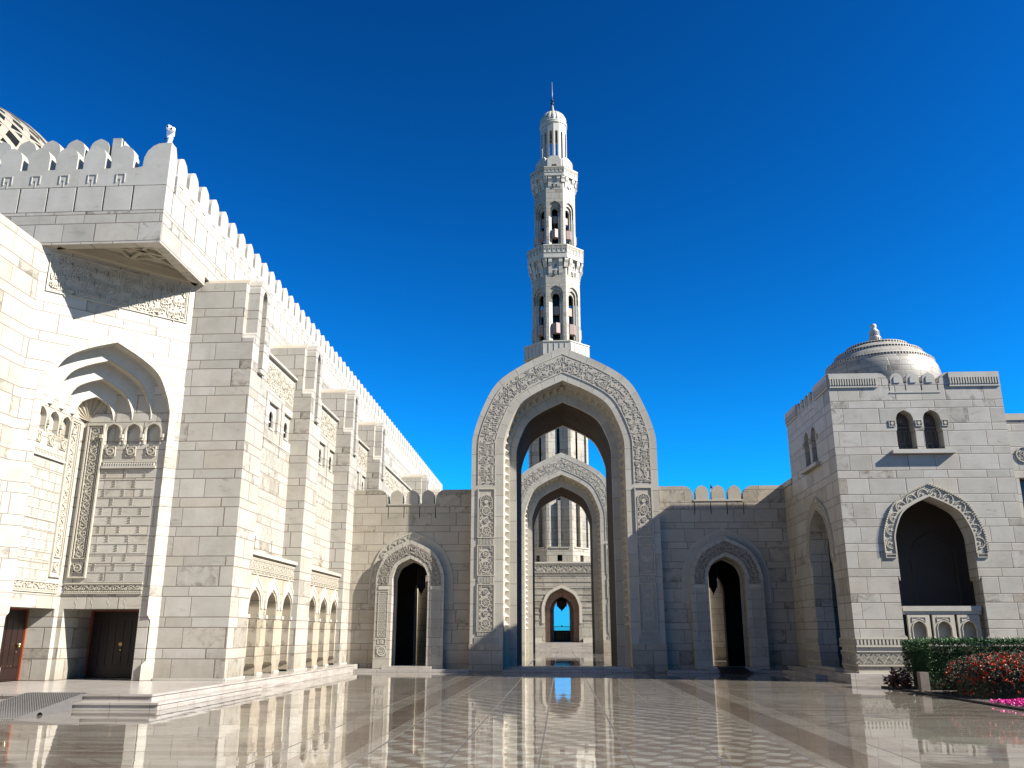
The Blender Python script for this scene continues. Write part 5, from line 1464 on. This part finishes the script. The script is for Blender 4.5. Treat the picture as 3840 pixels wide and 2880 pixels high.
cr = thing('croton_plant', (10.95, 29.7, 0), 'dark red broad leaved plant standing in front of the pavilion base', 'plant')
mb = MB(); lf = MB()
for i in range(16):
    x = random.uniform(10.62, 11.25) - .08; y = random.uniform(29.5, 30.5); h = random.uniform(.30, .62)
    mb.lathe(x, y, [(.012, .02), (.008, h)], 5)
    for k in range(26):
        z = h * random.uniform(.25, 1.08); a = random.random() * 6.28
        leaf(lf, (x, y, z), (math.cos(a), math.sin(a), random.uniform(-.5, .5)), random.uniform(.10, .2), random.uniform(.022, .042), .45)
mb.build('stem', M['stem'], cr); lf.build('foliage', M['croton'], cr)

# ================================================================== LIGHT, SKY, CAMERA
S = Vector((1, -.295, .745)).normalized()
sun = bpy.data.lights.new('sun', 'SUN'); sun.energy = 5.0; sun.angle = math.radians(.53); sun.color = (1, .965, .915)
so = bpy.data.objects.new('sun', sun); COL.objects.link(so); so.rotation_euler = S.to_track_quat('Z', 'Y').to_euler(); so.location = (30, -10, 40)
w = bpy.data.worlds.new('World'); SC.world = w; w.use_nodes = True
nt = w.node_tree; bg = nt.nodes['Background']
sky = nt.nodes.new('ShaderNodeTexSky'); sky.sky_type = 'NISHITA'; sky.sun_disc = False
sky.sun_elevation = math.asin(S.z); sky.sun_rotation = math.atan2(S.x, S.y)
sky.altitude = 200; sky.air_density = 1.0; sky.dust_density = .15; sky.ozone_density = 4.0
tint = nt.nodes.new('ShaderNodeMix'); tint.data_type = 'RGBA'; tint.blend_type = 'MULTIPLY'; tint.inputs[0].default_value = 1.0
tint.inputs[7].default_value = SKYTINT = (.016, .292, .345, 1)
gm = nt.nodes.new('ShaderNodeGamma'); gm.inputs[1].default_value = 1.9
cp_ = nt.nodes.new('ShaderNodeVectorMath'); cp_.operation = 'MINIMUM'; cp_.inputs[1].default_value = (4.0, 3.75, 5.3)
nt.links.new(sky.outputs[0], cp_.inputs[0]); nt.links.new(cp_.outputs[0], gm.inputs[0]); nt.links.new(gm.outputs[0], tint.inputs[6]); nt.links.new(tint.outputs[2], bg.inputs[0]); bg.inputs[1].default_value = .05

cam = bpy.data.cameras.new('camera'); co = bpy.data.objects.new('camera', cam); COL.objects.link(co); SC.camera = co
cam.sensor_width = 36; cam.lens = 1868 / 2212 * 36; cam.clip_end = 3000; cam.clip_start = .1
P_ = math.atan(540 / 1868); YW = math.atan(106 * math.cos(P_) / 1868)
co.location = (0, 0, 1.7); co.rotation_euler = (math.pi / 2 + P_, 0, YW)
vs_ = SC.view_settings; SC.display_settings.display_device = 'sRGB'; vs_.view_transform = 'Standard'; vs_.look = 'None'; vs_.exposure = 1.55; vs_.gamma = 1
SC.cycles.max_bounces = 6; SC.cycles.diffuse_bounces = 3; SC.cycles.glossy_bounces = 3
